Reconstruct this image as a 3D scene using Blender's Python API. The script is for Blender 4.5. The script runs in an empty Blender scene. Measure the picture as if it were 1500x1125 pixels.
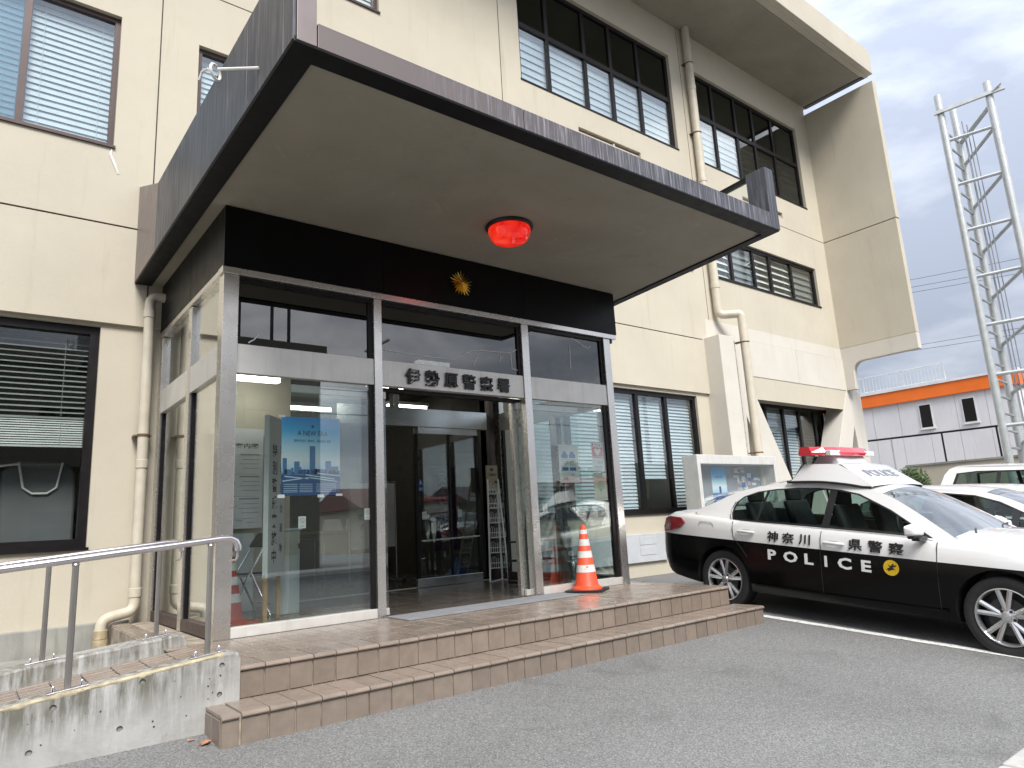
import bpy, bmesh, math, random
from mathutils import Vector, Matrix, Euler
from mathutils.geometry import tessellate_polygon
import numpy as np
random.seed(7)
R = math.radians
S = bpy.context.scene
COL = S.collection

# ---------------------------------------------------------------- camera
cam_d = bpy.data.cameras.new('camera')
cam = bpy.data.objects.new('camera', cam_d); COL.objects.link(cam)
cam_d.sensor_width = 36.0; cam_d.lens = 24.246
cam_d.clip_start = 0.05; cam_d.clip_end = 2000
yaw, pit, rol = 0.6749, 0.2006, -0.0557
cy, sy, cp, sp = math.cos(yaw), math.sin(yaw), math.cos(pit), math.sin(pit)
F = Vector((sy*cp, cy*cp, sp)); rt = Vector((cy, -sy, 0)); up = rt.cross(F)
RT = math.cos(rol)*rt + math.sin(rol)*up; UP = -math.sin(rol)*rt + math.cos(rol)*up
CM = Matrix((RT, UP, -F)).transposed().to_4x4(); CM.translation = (0, 0, 1.08)
cam.matrix_world = CM
S.camera = cam

# ---------------------------------------------------------------- sky, sun, exposure
SUN_EL, SUN_AZ = R(48), R(198)          # azimuth measured from +Y towards +X
w = bpy.data.worlds.new('World'); S.world = w; w.use_nodes = True
nt = w.node_tree; N = nt.nodes; L = nt.links; N.clear()
out = N.new('ShaderNodeOutputWorld'); bg = N.new('ShaderNodeBackground')
sky = N.new('ShaderNodeTexSky'); sky.sky_type = 'NISHITA'; sky.sun_disc = False
sky.sun_elevation = SUN_EL; sky.sun_rotation = SUN_AZ
tc = N.new('ShaderNodeTexCoord'); mp = N.new('ShaderNodeMapping'); mp.inputs['Scale'].default_value = (1, 1, 2.6)
mp.inputs['Rotation'].default_value = (0, 0, 0.5)
n1 = N.new('ShaderNodeTexNoise'); n1.inputs['Scale'].default_value = 2.3; n1.inputs['Detail'].default_value = 7; n1.inputs['Roughness'].default_value = 0.56
n1.inputs['Distortion'].default_value = 0.35
cr = N.new('ShaderNodeValToRGB')
e = cr.color_ramp.elements
e[0].position = 0.36; e[0].color = (3.5, 3.9, 4.8, 1)
e[1].position = 0.66; e[1].color = (11.5, 11.7, 12.2, 1)
k = e.new(0.5); k.color = (5.3, 5.7, 6.5, 1)
mx = N.new('ShaderNodeMixRGB'); mx.inputs[0].default_value = 0.93
L.new(tc.outputs['Generated'], mp.inputs[0]); L.new(mp.outputs[0], n1.inputs['Vector'])
L.new(n1.outputs['Fac'], cr.inputs[0]); L.new(sky.outputs[0], mx.inputs[1]); L.new(cr.outputs[0], mx.inputs[2])
# overcast cover: the cloud deck is brighter overhead than at the horizon (CIE overcast sky)
sx = N.new('ShaderNodeSeparateXYZ'); L.new(tc.outputs['Generated'], sx.inputs[0])
ma = N.new('ShaderNodeMath'); ma.operation = 'MULTIPLY_ADD'; ma.inputs[1].default_value = 1.2; ma.inputs[2].default_value = 0.44; ma.use_clamp = False
cl = N.new('ShaderNodeMath'); cl.operation = 'MAXIMUM'; cl.inputs[1].default_value = 0.0
L.new(sx.outputs['Z'], cl.inputs[0]); L.new(cl.outputs[0], ma.inputs[0])
mm = N.new('ShaderNodeMixRGB'); mm.blend_type = 'MULTIPLY'; mm.inputs[0].default_value = 1.0
L.new(mx.outputs[0], mm.inputs[1]); L.new(ma.outputs[0], mm.inputs[2])
L.new(mm.outputs[0], bg.inputs['Color']); bg.inputs['Strength'].default_value = 0.10
L.new(bg.outputs[0], out.inputs['Surface'])

sd = bpy.data.lights.new('sun', 'SUN'); so = bpy.data.objects.new('sun', sd); COL.objects.link(so)
sd.energy = 2.3; sd.angle = R(24); sd.color = (1.0, 0.96, 0.9)
sdir = Vector((math.sin(SUN_AZ)*math.cos(SUN_EL), math.cos(SUN_AZ)*math.cos(SUN_EL), math.sin(SUN_EL)))
so.rotation_euler = sdir.to_track_quat('Z', 'Y').to_euler(); so.location = sdir*60
S.view_settings.view_transform = 'Standard'; S.view_settings.look = 'None'
S.view_settings.exposure = 1.0; S.view_settings.gamma = 1.0; S.view_settings.use_curve_mapping = False
S.render.engine = 'CYCLES'
S.cycles.use_denoising = True
S.cycles.max_bounces = 10; S.cycles.transparent_max_bounces = 24; S.cycles.glossy_bounces = 5; S.cycles.diffuse_bounces = 4
S.cycles.caustics_reflective = False; S.cycles.caustics_refractive = False
S.cycles.sample_clamp_indirect = 6

# ---------------------------------------------------------------- materials
def newmat(name):
    m = bpy.data.materials.new(name); m.use_nodes = True
    return m, m.node_tree.nodes, m.node_tree.links, m.node_tree.nodes['Principled BSDF']

def ramp(N, L, src, a, b, ca, cb):
    r = N.new('ShaderNodeValToRGB'); r.color_ramp.elements[0].position = a; r.color_ramp.elements[1].position = b
    r.color_ramp.elements[0].color = (*ca, 1); r.color_ramp.elements[1].color = (*cb, 1)
    L.new(src, r.inputs[0]); return r.outputs[0]

def noise(N, L, vec, scale, detail=4, rough=0.55, dist=0):
    n = N.new('ShaderNodeTexNoise'); n.inputs['Scale'].default_value = scale; n.inputs['Detail'].default_value = detail
    n.inputs['Roughness'].default_value = rough; n.inputs['Distortion'].default_value = dist
    L.new(vec, n.inputs['Vector']); return n.outputs['Fac']

def mixc(N, L, f, a, b, mode='MIX'):
    m = N.new('ShaderNodeMixRGB'); m.blend_type = mode
    for i, x in enumerate((f, a, b)):
        if isinstance(x, (int, float)): m.inputs[i].default_value = x
        elif isinstance(x, tuple): m.inputs[i].default_value = (*x, 1)
        else: L.new(x, m.inputs[i])
    return m.outputs[0]

def mapped(N, L, scale=(1, 1, 1), coord='Object'):
    t = N.new('ShaderNodeTexCoord'); m = N.new('ShaderNodeMapping'); m.inputs['Scale'].default_value = scale
    L.new(t.outputs[coord], m.inputs[0]); return m.outputs[0]

def world(N, L, scale=(1, 1, 1)):
    g = N.new('ShaderNodeNewGeometry'); m = N.new('ShaderNodeMapping'); m.inputs['Scale'].default_value = scale
    L.new(g.outputs['Position'], m.inputs[0]); return m.outputs[0]

def bump(N, L, b, h, strength, dist=0.01):
    n = N.new('ShaderNodeBump'); n.inputs['Strength'].default_value = strength; n.inputs['Distance'].default_value = dist
    L.new(h, n.inputs['Height']); L.new(n.outputs[0], b.inputs['Normal'])

def mat(name, col, rough=0.5, metal=0.0, var=0.12, vscale=3.0, bmp=0.0, bscale=60, streak=0.0, streakcol=None, spec=None, per=0.0, coat=0, bdist=0.004):
    """plain surface with procedural wear: broad tone variation, optional vertical streaks, fine relief, per-object tone"""
    m, N, L, b = newmat(name)
    v = world(N, L)
    lo = tuple(c*(1-var) for c in col); hi = tuple(min(1, c*(1+var)) for c in col)
    c = ramp(N, L, noise(N, L, v, vscale, 6, 0.6), 0.3, 0.7, lo, hi)
    if streak:
        vs = world(N, L, (9, 9, 0.55))
        f = ramp(N, L, noise(N, L, vs, 1.6, 5, 0.6), 0.52, 0.74, (0, 0, 0), (streak,)*3)
        c = mixc(N, L, f, c, streakcol or tuple(x*0.55 for x in col))
    if per:
        oi = N.new('ShaderNodeObjectInfo')
        c = mixc(N, L, 1.0, c, ramp(N, L, oi.outputs['Random'], 0, 1, (1-per,)*3, (1+per*0.4, 1+per*.35, 1+per*.3)), 'MULTIPLY')
    L.new(c, b.inputs['Base Color'])
    b.inputs['Metallic'].default_value = metal
    r = ramp(N, L, noise(N, L, v, vscale*4, 3), 0.2, 0.8, (max(0.02, rough*0.8),)*3, (min(1, rough*1.2),)*3)
    L.new(r, b.inputs['Roughness'])
    if spec is not None: b.inputs['Specular IOR Level'].default_value = spec
    if coat: b.inputs['Coat Weight'].default_value = coat; b.inputs['Coat Roughness'].default_value = 0.04
    if bmp: bump(N, L, b, noise(N, L, v, bscale, 5, 0.6), bmp, bdist)
    return m

def glassmat(name, tint=(0.82, 0.9, 0.87), k=1.0, base=0.0):
    m, N, L, b = newmat(name); N.remove(b)
    o = N['Material Output']; t = N.new('ShaderNodeBsdfTransparent'); t.inputs[0].default_value = (*tint, 1)
    g = N.new('ShaderNodeBsdfGlossy'); g.inputs['Roughness'].default_value = 0.0; g.inputs[0].default_value = (1, 1, 1, 1)
    lw = N.new('ShaderNodeLayerWeight'); lw.inputs[0].default_value = 0.5
    pw = N.new('ShaderNodeMath'); pw.operation = 'POWER'; pw.inputs[1].default_value = 5.0; L.new(lw.outputs['Facing'], pw.inputs[0])
    f = N.new('ShaderNodeMath'); f.operation = 'MULTIPLY_ADD'; f.inputs[1].default_value = 0.96; f.inputs[2].default_value = 0.04; L.new(pw.outputs[0], f.inputs[0])
    a = N.new('ShaderNodeMath'); a.operation = 'MULTIPLY_ADD'; a.inputs[1].default_value = k; a.inputs[2].default_value = base; a.use_clamp = True
    x = N.new('ShaderNodeMixShader')
    L.new(f.outputs[0], a.inputs[0]); L.new(a.outputs[0], x.inputs[0]); L.new(t.outputs[0], x.inputs[1]); L.new(g.outputs[0], x.inputs[2]); L.new(x.outputs[0], o.inputs[0])
    return m

def emit(name, col, s, base=(0.8, 0.8, 0.8)):
    m, N, L, b = newmat(name); b.inputs['Base Color'].default_value = (*base, 1)
    b.inputs['Emission Color'].default_value = (*col, 1); b.inputs['Emission Strength'].default_value = s
    return m

M = {}
def stucco(name, col, dirt):
    m, N, L, b = newmat(name); v = world(N, L)
    c = ramp(N, L, noise(N, L, v, 0.9, 7, 0.62), 0.3, 0.7, tuple(x*0.93 for x in col), tuple(x*1.04 for x in col))
    c = mixc(N, L, ramp(N, L, noise(N, L, v, 5.5, 6, 0.65, 0.4), 0.56, 0.8, (0, 0, 0), (0.35,)*3), c, tuple(x*0.86 for x in col))
    vs = world(N, L, (5, 5, 0.35))
    c = mixc(N, L, ramp(N, L, noise(N, L, vs, 1.5, 6, 0.62), 0.58, 0.8, (0, 0, 0), (dirt,)*3), c, (col[0]*0.68, col[1]*0.66, col[2]*0.6))
    L.new(c, b.inputs['Base Color']); b.inputs['Roughness'].default_value = 0.85; b.inputs['Specular IOR Level'].default_value = 0.25
    bump(N, L, b, noise(N, L, v, 95, 4, 0.65), 0.45, 0.006)
    return m
M['wall'] = stucco('cream_stucco', (0.555, 0.508, 0.412), 0.45)
M['wall_white'] = stucco('pale_paint', (0.62, 0.585, 0.52), 0.25)
M['roofwall'] = stucco('roof_concrete', (0.54, 0.495, 0.41), 0.3)
M['joint'] = mat('joint_sealant', (0.05, 0.035, 0.025), 0.7)
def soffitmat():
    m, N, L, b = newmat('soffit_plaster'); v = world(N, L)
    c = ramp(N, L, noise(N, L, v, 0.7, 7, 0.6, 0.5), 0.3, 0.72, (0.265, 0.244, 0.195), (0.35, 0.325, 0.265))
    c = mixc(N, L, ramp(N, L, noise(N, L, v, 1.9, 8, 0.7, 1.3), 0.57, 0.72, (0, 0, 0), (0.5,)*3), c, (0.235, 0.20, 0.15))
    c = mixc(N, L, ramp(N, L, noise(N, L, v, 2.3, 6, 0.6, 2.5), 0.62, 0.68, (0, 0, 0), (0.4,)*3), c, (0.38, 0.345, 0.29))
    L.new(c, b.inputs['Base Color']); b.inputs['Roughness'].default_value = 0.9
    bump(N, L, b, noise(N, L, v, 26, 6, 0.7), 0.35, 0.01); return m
M['soffit'] = soffitmat()
def canopypanel():
    m, N, L, b = newmat('coated_steel_panel'); v = world(N, L)
    c = ramp(N, L, noise(N, L, v, 1.5, 6, 0.6), 0.3, 0.7, (0.052, 0.055, 0.068), (0.088, 0.090, 0.106))
    vs = world(N, L, (14, 14, 0.9))
    f = ramp(N, L, noise(N, L, vs, 2.2, 6, 0.68), 0.5, 0.72, (0, 0, 0), (0.36,)*3)
    g = ramp(N, L, noise(N, L, v, 0.55, 2), 0.42, 0.6, (0, 0, 0), (1, 1, 1))
    c = mixc(N, L, mixc(N, L, 1.0, f, g, 'MULTIPLY'), c, (0.42, 0.42, 0.47))
    L.new(c, b.inputs['Base Color']); b.inputs['Metallic'].default_value = 0.35
    L.new(ramp(N, L, noise(N, L, vs, 2, 5), 0.3, 0.7, (0.35,)*3, (0.6,)*3), b.inputs['Roughness'])
    return m
M['canopy'] = canopypanel()
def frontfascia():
    m, N, L, b = newmat('streaked_front_fascia'); v = world(N, L); sx = N.new('ShaderNodeSeparateXYZ'); L.new(v, sx.inputs[0])
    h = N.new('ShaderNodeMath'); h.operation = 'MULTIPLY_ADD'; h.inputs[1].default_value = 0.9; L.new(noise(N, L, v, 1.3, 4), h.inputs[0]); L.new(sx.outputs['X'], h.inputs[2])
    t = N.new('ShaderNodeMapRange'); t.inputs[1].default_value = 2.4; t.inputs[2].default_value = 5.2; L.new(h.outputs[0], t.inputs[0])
    c = mixc(N, L, t.outputs[0], (0.155, 0.128, 0.124), (0.07, 0.07, 0.083))  # base colour goes from mauve on the left to blue-grey on the right
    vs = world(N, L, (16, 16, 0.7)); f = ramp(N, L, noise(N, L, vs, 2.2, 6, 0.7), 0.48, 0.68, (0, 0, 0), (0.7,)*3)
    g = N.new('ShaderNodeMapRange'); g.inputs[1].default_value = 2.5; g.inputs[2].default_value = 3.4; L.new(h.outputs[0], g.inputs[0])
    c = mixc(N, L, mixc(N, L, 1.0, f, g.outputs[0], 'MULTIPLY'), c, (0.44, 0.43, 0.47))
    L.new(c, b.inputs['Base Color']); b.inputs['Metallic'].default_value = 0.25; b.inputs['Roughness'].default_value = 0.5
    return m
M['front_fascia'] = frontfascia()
M['canopy_brown'] = mat('brown_steel_panel', (0.22, 0.185, 0.18), 0.45, 0.3, 0.12, 2, streak=0.3, streakcol=(0.3, 0.28, 0.27))
M['lip'] = mat('black_drip_edge', (0.008, 0.008, 0.009), 0.5, 0, 0.3, 3, bmp=0.3, bscale=20, spec=.2)
M['black_panel'] = mat('black_fascia_panel', (0.0045, 0.004, 0.0045), 0.4, 0, 0.25, 1.2, spec=0.16)
def steel(name, col, rough, dirty):
    m, N, L, b = newmat(name); v = world(N, L)
    c = ramp(N, L, noise(N, L, v, 2.3, 6, 0.6), 0.3, 0.7, tuple(x*0.88 for x in col), col)
    vs = world(N, L, (11, 11, 0.8))
    c = mixc(N, L, ramp(N, L, noise(N, L, vs, 2.0, 6, 0.62), 0.55, 0.75, (0, 0, 0), (dirty,)*3), c, (0.30, 0.25, 0.20))
    L.new(c, b.inputs['Base Color']); b.inputs['Metallic'].default_value = 0.9
    L.new(ramp(N, L, noise(N, L, v, 6, 5), 0.3, 0.7, (rough*0.92,)*3, (rough*1.1,)*3), b.inputs['Roughness'])
    return m
M['steel'] = steel('hairline_stainless', (0.80, 0.77, 0.73), 0.27, 0.08)
M['steel_post'] = steel('brushed_rail_post', (0.40, 0.38, 0.36), 0.36, 0.1)
M['steel_band'] = mat('aged_stainless_band', (0.76, 0.74, 0.70), 0.40, 0.35, 0.08, 4, streak=0.35, streakcol=(0.50, 0.44, 0.36))
M['steel_hdr'] = mat('brushed_header', (0.78, 0.78, 0.79), 0.24, 0.95, 0.06, 1.5)
M['rail'] = steel('polished_handrail', (0.74, 0.70, 0.72), 0.22, 0.1)
M['frame'] = mat('dark_bronze_frame', (0.010, 0.008, 0.009), 0.38, spec=.3)
M['frame_brown'] = mat('brown_window_frame', (0.075, 0.05, 0.047), 0.42, 0.25)
M['glass'] = glassmat('window_glass', (0.93, 0.955, 0.95), 1.4, 0.0)
M['glass_dark'] = glassmat('upper_window_glass', (0.62, 0.68, 0.67), 0.9, 0.0)
M['glass_sky'] = glassmat('sky_lit_glass', (0.88, 0.93, 0.95), 1.5, 0.06)
M['glass_door'] = glassmat('door_glass', (0.90, 0.94, 0.93), 1.6, 0.05)
M['glass_transom'] = glassmat('transom_glass', (0.16, 0.17, 0.18), 1.5, 0.06)
M['blind'] = mat('blind_slat', (0.82, 0.84, 0.83), 0.5, 0, 0.06, 8)
M['blind_mid'] = mat('stacked_blind_slat', (0.50, 0.52, 0.50), 0.5, 0, 0.1, 8)
M['blind_dim'] = mat('grey_blind_slat', (0.30, 0.32, 0.31), 0.45, 0.2, 0.1, 8)
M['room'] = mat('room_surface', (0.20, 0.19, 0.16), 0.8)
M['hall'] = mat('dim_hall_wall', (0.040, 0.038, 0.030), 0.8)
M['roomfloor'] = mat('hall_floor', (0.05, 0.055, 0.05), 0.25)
M['pipe'] = mat('painted_downpipe', (0.57, 0.52, 0.42), 0.5, 0, 0.1, 6, streak=0.25, streakcol=(0.36, 0.31, 0.23))
M['pipe_old'] = mat('weathered_pipe', (0.42, 0.34, 0.22), 0.6, 0, 0.3, 14, streak=0.5, streakcol=(0.2, 0.14, 0.09))
M['bracket'] = mat('rusty_bracket', (0.16, 0.10, 0.06), 0.6, 0.4, 0.3, 30)
def tilemat(name, col, rough, per):
    m, N, L, b = newmat(name); v = world(N, L); oi = N.new('ShaderNodeObjectInfo')
    c = ramp(N, L, noise(N, L, v, 11, 6, 0.65), 0.3, 0.72, tuple(x*0.84 for x in col), tuple(x*1.12 for x in col))
    c = mixc(N, L, ramp(N, L, noise(N, L, v, 2.0, 5), 0.45, 0.75, (0, 0, 0), (0.28,)*3), c, (col[0]*0.72, col[1]*0.70, col[2]*0.66))
    c = mixc(N, L, ramp(N, L, noise(N, L, v, 70, 3), 0.66, 0.72, (0, 0, 0), (0.5,)*3), c, tuple(x*1.4 for x in col))
    c = mixc(N, L, 1.0, c, ramp(N, L, oi.outputs['Random'], 0, 1, (1-per,)*3, (1+per*.5,)*3), 'MULTIPLY')
    L.new(c, b.inputs['Base Color'])
    L.new(ramp(N, L, noise(N, L, v, 4, 5), 0.3, 0.7, (rough*0.75,)*3, (rough*1.3,)*3), b.inputs['Roughness'])
    bump(N, L, b, noise(N, L, v, 45, 4), 0.12, 0.004); return m
M['tile'] = tilemat('brown_step_tile', (0.27, 0.218, 0.178), 0.24, 0.12)
M['tile_riser'] = tilemat('brown_riser_tile', (0.235, 0.19, 0.155), 0.42, 0.12)
M['tile_in'] = tilemat('dark_floor_tile', (0.12, 0.10, 0.085), 0.2, 0.15)
M['grout'] = mat('tile_grout', (0.34, 0.29, 0.23), 0.9, 0, 0.5, 9)
def concretemat():
    m, N, L, b = newmat('weathered_concrete'); v = world(N, L)
    c = ramp(N, L, noise(N, L, v, 2.4, 7, 0.66, 0.3), 0.3, 0.7, (0.33, 0.325, 0.31), (0.52, 0.515, 0.50))
    vs = world(N, L, (15, 15, 1.7))
    f = ramp(N, L, noise(N, L, vs, 1.3, 8, 0.72), 0.36, 0.58, (0, 0, 0), (0.97,)*3)
    g = ramp(N, L, noise(N, L, world(N, L, (1.1, 1.1, 3.2)), 1.0, 5), 0.30, 0.48, (0.15,)*3, (1, 1, 1))
    sz = N.new('ShaderNodeSeparateXYZ'); L.new(world(N, L, (1, 1, 1)), sz.inputs[0])
    tp = N.new('ShaderNodeMath'); tp.operation = 'MULTIPLY_ADD'; tp.inputs[1].default_value = -0.10; L.new(sz.outputs['X'], tp.inputs[0]); L.new(sz.outputs['Z'], tp.inputs[2])
    g2 = ramp(N, L, tp.outputs[0], 0.03, 0.22, (0.10,)*3, (1, 1, 1))
    f = mixc(N, L, 1.0, f, g2, 'MULTIPLY')
    c = mixc(N, L, mixc(N, L, 1.0, f, g, 'MULTIPLY'), c, (0.14, 0.133, 0.11))
    c = mixc(N, L, ramp(N, L, noise(N, L, world(N, L, (8, 8, 3)), 3, 6, 0.7), 0.6, 0.75, (0, 0, 0), (0.5,)*3), c, (0.23, 0.17, 0.09))
    c = mixc(N, L, ramp(N, L, noise(N, L, world(N, L, (22, 22, 2)), 1.5, 4), 0.64, 0.78, (0, 0, 0), (0.5,)*3), c, (0.62, 0.62, 0.6))
    L.new(c, b.inputs['Base Color']); b.inputs['Roughness'].default_value = 0.88
    bump(N, L, b, noise(N, L, v, 38, 6, 0.7), 0.35, 0.006); return m
M['concrete'] = concretemat()
M['concrete_plain'] = mat('old_concrete', (0.30, 0.295, 0.27), 0.9, 0, 0.25, 3, bmp=0.4, bscale=50, streak=0.5, streakcol=(0.14, 0.14, 0.12))
M['moss_top'] = mat('lichen_crust', (0.40, 0.35, 0.24), 0.95, 0, 0.45, 18, bmp=0.6, bscale=60)
def asphaltmat():
    m, N, L, b = newmat('worn_asphalt'); v = world(N, L)
    c = ramp(N, L, noise(N, L, v, 0.6, 6, 0.6), 0.3, 0.7, (0.158, 0.158, 0.154), (0.200, 0.200, 0.196))
    vo = N.new('ShaderNodeTexVoronoi'); vo.inputs['Scale'].default_value = 140; L.new(v, vo.inputs['Vector'])
    st = N.new('ShaderNodeSeparateXYZ'); L.new(vo.outputs['Color'], st.inputs[0])
    c = mixc(N, L, 1.0, c, ramp(N, L, st.outputs[0], 0.0, 1.0, (0.60,)*3, (1.38,)*3), 'MULTIPLY')
    c = mixc(N, L, ramp(N, L, st.outputs[1], 0.965, 0.97, (0, 0, 0), (0.7,)*3), c, (0.36, 0.35, 0.33))
    c = mixc(N, L, ramp(N, L, noise(N, L, v, 160, 3), 0.5, 0.75, (0, 0, 0), (0.42,)*3), c, (0.05, 0.05, 0.05))
    c = mixc(N, L, ramp(N, L, noise(N, L, v, 1.7, 7, 0.65, 0.8), 0.55, 0.72, (0, 0, 0), (0.38,)*3), c, (0.065, 0.064, 0.062))
    L.new(c, b.inputs['Base Color']); b.inputs['Roughness'].default_value = 0.85
    mxh = mixc(N, L, 0.5, vo.outputs['Distance'], noise(N, L, v, 60, 5, 0.7))
    bump(N, L, b, mxh, 0.75, 0.008); return m
M['asphalt'] = asphaltmat()
def linemat():
    m, N, L, b = newmat('worn_road_paint'); v = world(N, L)
    f = ramp(N, L, noise(N, L, v, 26, 6, 0.7), 0.55, 0.64, (0, 0, 0), (0.85,)*3)
    c = mixc(N, L, f, mixc(N, L, noise(N, L, v, 5, 5), (0.62, 0.62, 0.6), (0.74, 0.74, 0.72)), (0.16, 0.16, 0.155))
    L.new(c, b.inputs['Base Color']); b.inputs['Roughness'].default_value = 0.75
    bump(N, L, b, noise(N, L, v, 80, 4), 0.4, 0.004); return m
M['line'] = linemat()
M['white_paint'] = mat('white_car_paint', (0.68, 0.675, 0.665), 0.22, 0, 0.02, 2, coat=0.8)
M['black_paint'] = mat('black_car_paint', (0.002, 0.002, 0.0022), 0.2, 0, 0.02, 2, spec=0.22)
M['rubber'] = mat('tyre_rubber', (0.016, 0.016, 0.016), 0.75, 0, 0.2, 20, bmp=0.2, bscale=80)
M['trim_black'] = mat('black_plastic', (0.012, 0.012, 0.013), 0.45)
M['alloy'] = mat('alloy_rim', (0.62, 0.62, 0.63), 0.24, 0.85, 0.05, 5)
M['dark_metal'] = mat('brake_steel', (0.05, 0.05, 0.05), 0.5, 0.6)
M['chrome'] = mat('chrome_trim', (0.75, 0.75, 0.76), 0.1, 1.0, 0.02)
M['car_glass'] = glassmat('car_glass', (0.50, 0.60, 0.57), 1.0, 0.0)
M['windscreen'] = glassmat('windscreen_glass', (0.66, 0.76, 0.74), 2.2, 0.05)
M['seat'] = mat('car_seat_fabric', (0.02, 0.021, 0.022), 0.8)
def plasticlens(name, col, e=0.0):
    m, N, L, b = newmat(name); b.inputs['Base Color'].default_value = (*col, 1); b.inputs['Roughness'].default_value = 0.12
    b.inputs['Coat Weight'].default_value = 1.0
    b.inputs['Subsurface Weight'].default_value = 0.0
    if e: b.inputs['Emission Color'].default_value = (*col, 1); b.inputs['Emission Strength'].default_value = e
    return m
M['red_lens'] = plasticlens('red_lens', (0.62, 0.018, 0.035))
M['tail_lens'] = plasticlens('tail_lens', (0.30, 0.012, 0.02))
M['clear_lens'] = plasticlens('clear_lens', (0.7, 0.7, 0.68))
def redlamp():
    m, N, L, b = newmat('red_lamp_glass'); v = mapped(N, L)
    f = noise(N, L, v, 5, 4)
    L.new(ramp(N, L, f, 0.3, 0.7, (0.5, 0.0, 0.0), (0.85, 0.02, 0.01)), b.inputs['Base Color'])
    L.new(ramp(N, L, f, 0.35, 0.7, (0.75, 0.0, 0.0), (1.0, 0.05, 0.02)), b.inputs['Emission Color'])
    b.inputs['Emission Strength'].default_value = 0.42; b.inputs['Roughness'].default_value = 0.12; b.inputs['Coat Weight'].default_value = 1.0; return m
M['red_lamp'] = redlamp()
M['gold'] = mat('gold_emblem', (0.75, 0.50, 0.12), 0.28, 1.0, 0.15, 20)
M['letter'] = mat('black_letter', (0.012, 0.010, 0.010), 0.4)
M['cone'] = mat('orange_cone', (0.78, 0.085, 0.03), 0.5, 0, 0.1, 14, bmp=0.1)
M['cone_old'] = mat('faded_red_cone', (0.42, 0.05, 0.03), 0.6, 0, 0.15, 14)
def bandmat():
    m, N, L, b = newmat('worn_reflective_band'); v = mapped(N, L)
    f = ramp(N, L, noise(N, L, v, 22, 6, 0.65), 0.60, 0.64, (0, 0, 0), (1, 1, 1))
    L.new(mixc(N, L, f, (0.74, 0.72, 0.68), (0.78, 0.085, 0.03)), b.inputs['Base Color']); b.inputs['Roughness'].default_value = 0.45; return m
M['band'] = mat('white_band', (0.72, 0.70, 0.66), 0.45, 0, 0.12, 20)
M['band_worn'] = bandmat()
M['paper'] = mat('white_paper', (0.74, 0.75, 0.74), 0.6, 0, 0.04)
M['paper_blue'] = mat('blue_print', (0.05, 0.17, 0.42), 0.5)
M['paper_red'] = mat('red_print', (0.65, 0.02, 0.05), 0.5)
M['print_dark'] = mat('dark_print', (0.03, 0.035, 0.05), 0.6)
M['print_grey'] = mat('grey_print', (0.30, 0.31, 0.34), 0.6)
M['print_pink'] = mat('pink_print', (0.60, 0.45, 0.45), 0.6)
M['print_green'] = mat('green_print', (0.08, 0.35, 0.18), 0.6)
M['cream_paint'] = mat('cream_panel', (0.62, 0.60, 0.50), 0.5)
M['white_panel'] = mat('white_panel', (0.70, 0.72, 0.72), 0.4)
M['wood'] = mat('raw_wood', (0.45, 0.27, 0.11), 0.6, 0, 0.25, 12, streak=0.4, streakcol=(0.25, 0.13, 0.05))
M['brown_board'] = mat('brown_board', (0.30, 0.17, 0.06), 0.6, 0, 0.2, 5)
M['wire_white'] = mat('white_wire', (0.84, 0.83, 0.79), 0.4)
M['tube_light'] = emit('fluorescent_tube', (1.0, 0.97, 0.85), 4.5)
M['mat_grey'] = mat('grey_doormat', (0.23, 0.235, 0.25), 0.8, 0, 0.15, 8, bmp=0.5, bscale=220)
M['blue_cloth'] = mat('blue_plastic', (0.01, 0.06, 0.22), 0.5)
M['purple'] = mat('purple_banner', (0.06, 0.015, 0.06), 0.6)
M['tower'] = mat('galvanised_steel', (0.52, 0.54, 0.54), 0.42, 0.45, 0.12, 6)
M['cladding'] = mat('grey_cladding', (0.66, 0.65, 0.67), 0.6, 0, 0.06, 0.6, streak=0.25, streakcol=(0.36, 0.36, 0.38))
M['orange'] = mat('orange_fascia', (0.80, 0.16, 0.015), 0.5, 0, 0.06, 1)
M['roofwhite'] = mat('white_roof_edge', (0.68, 0.68, 0.68), 0.5)
M['leaf'] = mat('shrub_leaf', (0.07, 0.11, 0.025), 0.5, 0, 0.5, 5)
M['leaf_dark'] = mat('tree_leaf', (0.03, 0.05, 0.018), 0.55, 0, 0.5, 3)
M['bark'] = mat('tree_bark', (0.10, 0.075, 0.05), 0.9, 0, 0.3, 8, bmp=0.5, bscale=20)
M['dry_leaf'] = mat('dry_leaf', (0.42, 0.20, 0.10), 0.7, 0, 0.3, 50)
M['opp_wall'] = mat('beige_render', (0.16, 0.15, 0.125), 0.8, 0, 0.12, 1, streak=0.3)
M['opp_roof'] = mat('red_roof', (0.11, 0.045, 0.038), 0.6, 0, 0.2, 2)
M['antenna'] = mat('antenna_metal', (0.06, 0.06, 0.065), 0.5, 0.3)
M['road'] = mat('road_asphalt', (0.085, 0.085, 0.085), 0.85, 0, 0.2, 1, bmp=0.4, bscale=80)
M['kerb'] = mat('kerb_concrete', (0.42, 0.41, 0.39), 0.85, 0, 0.2, 8, bmp=0.5, bscale=70)
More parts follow.
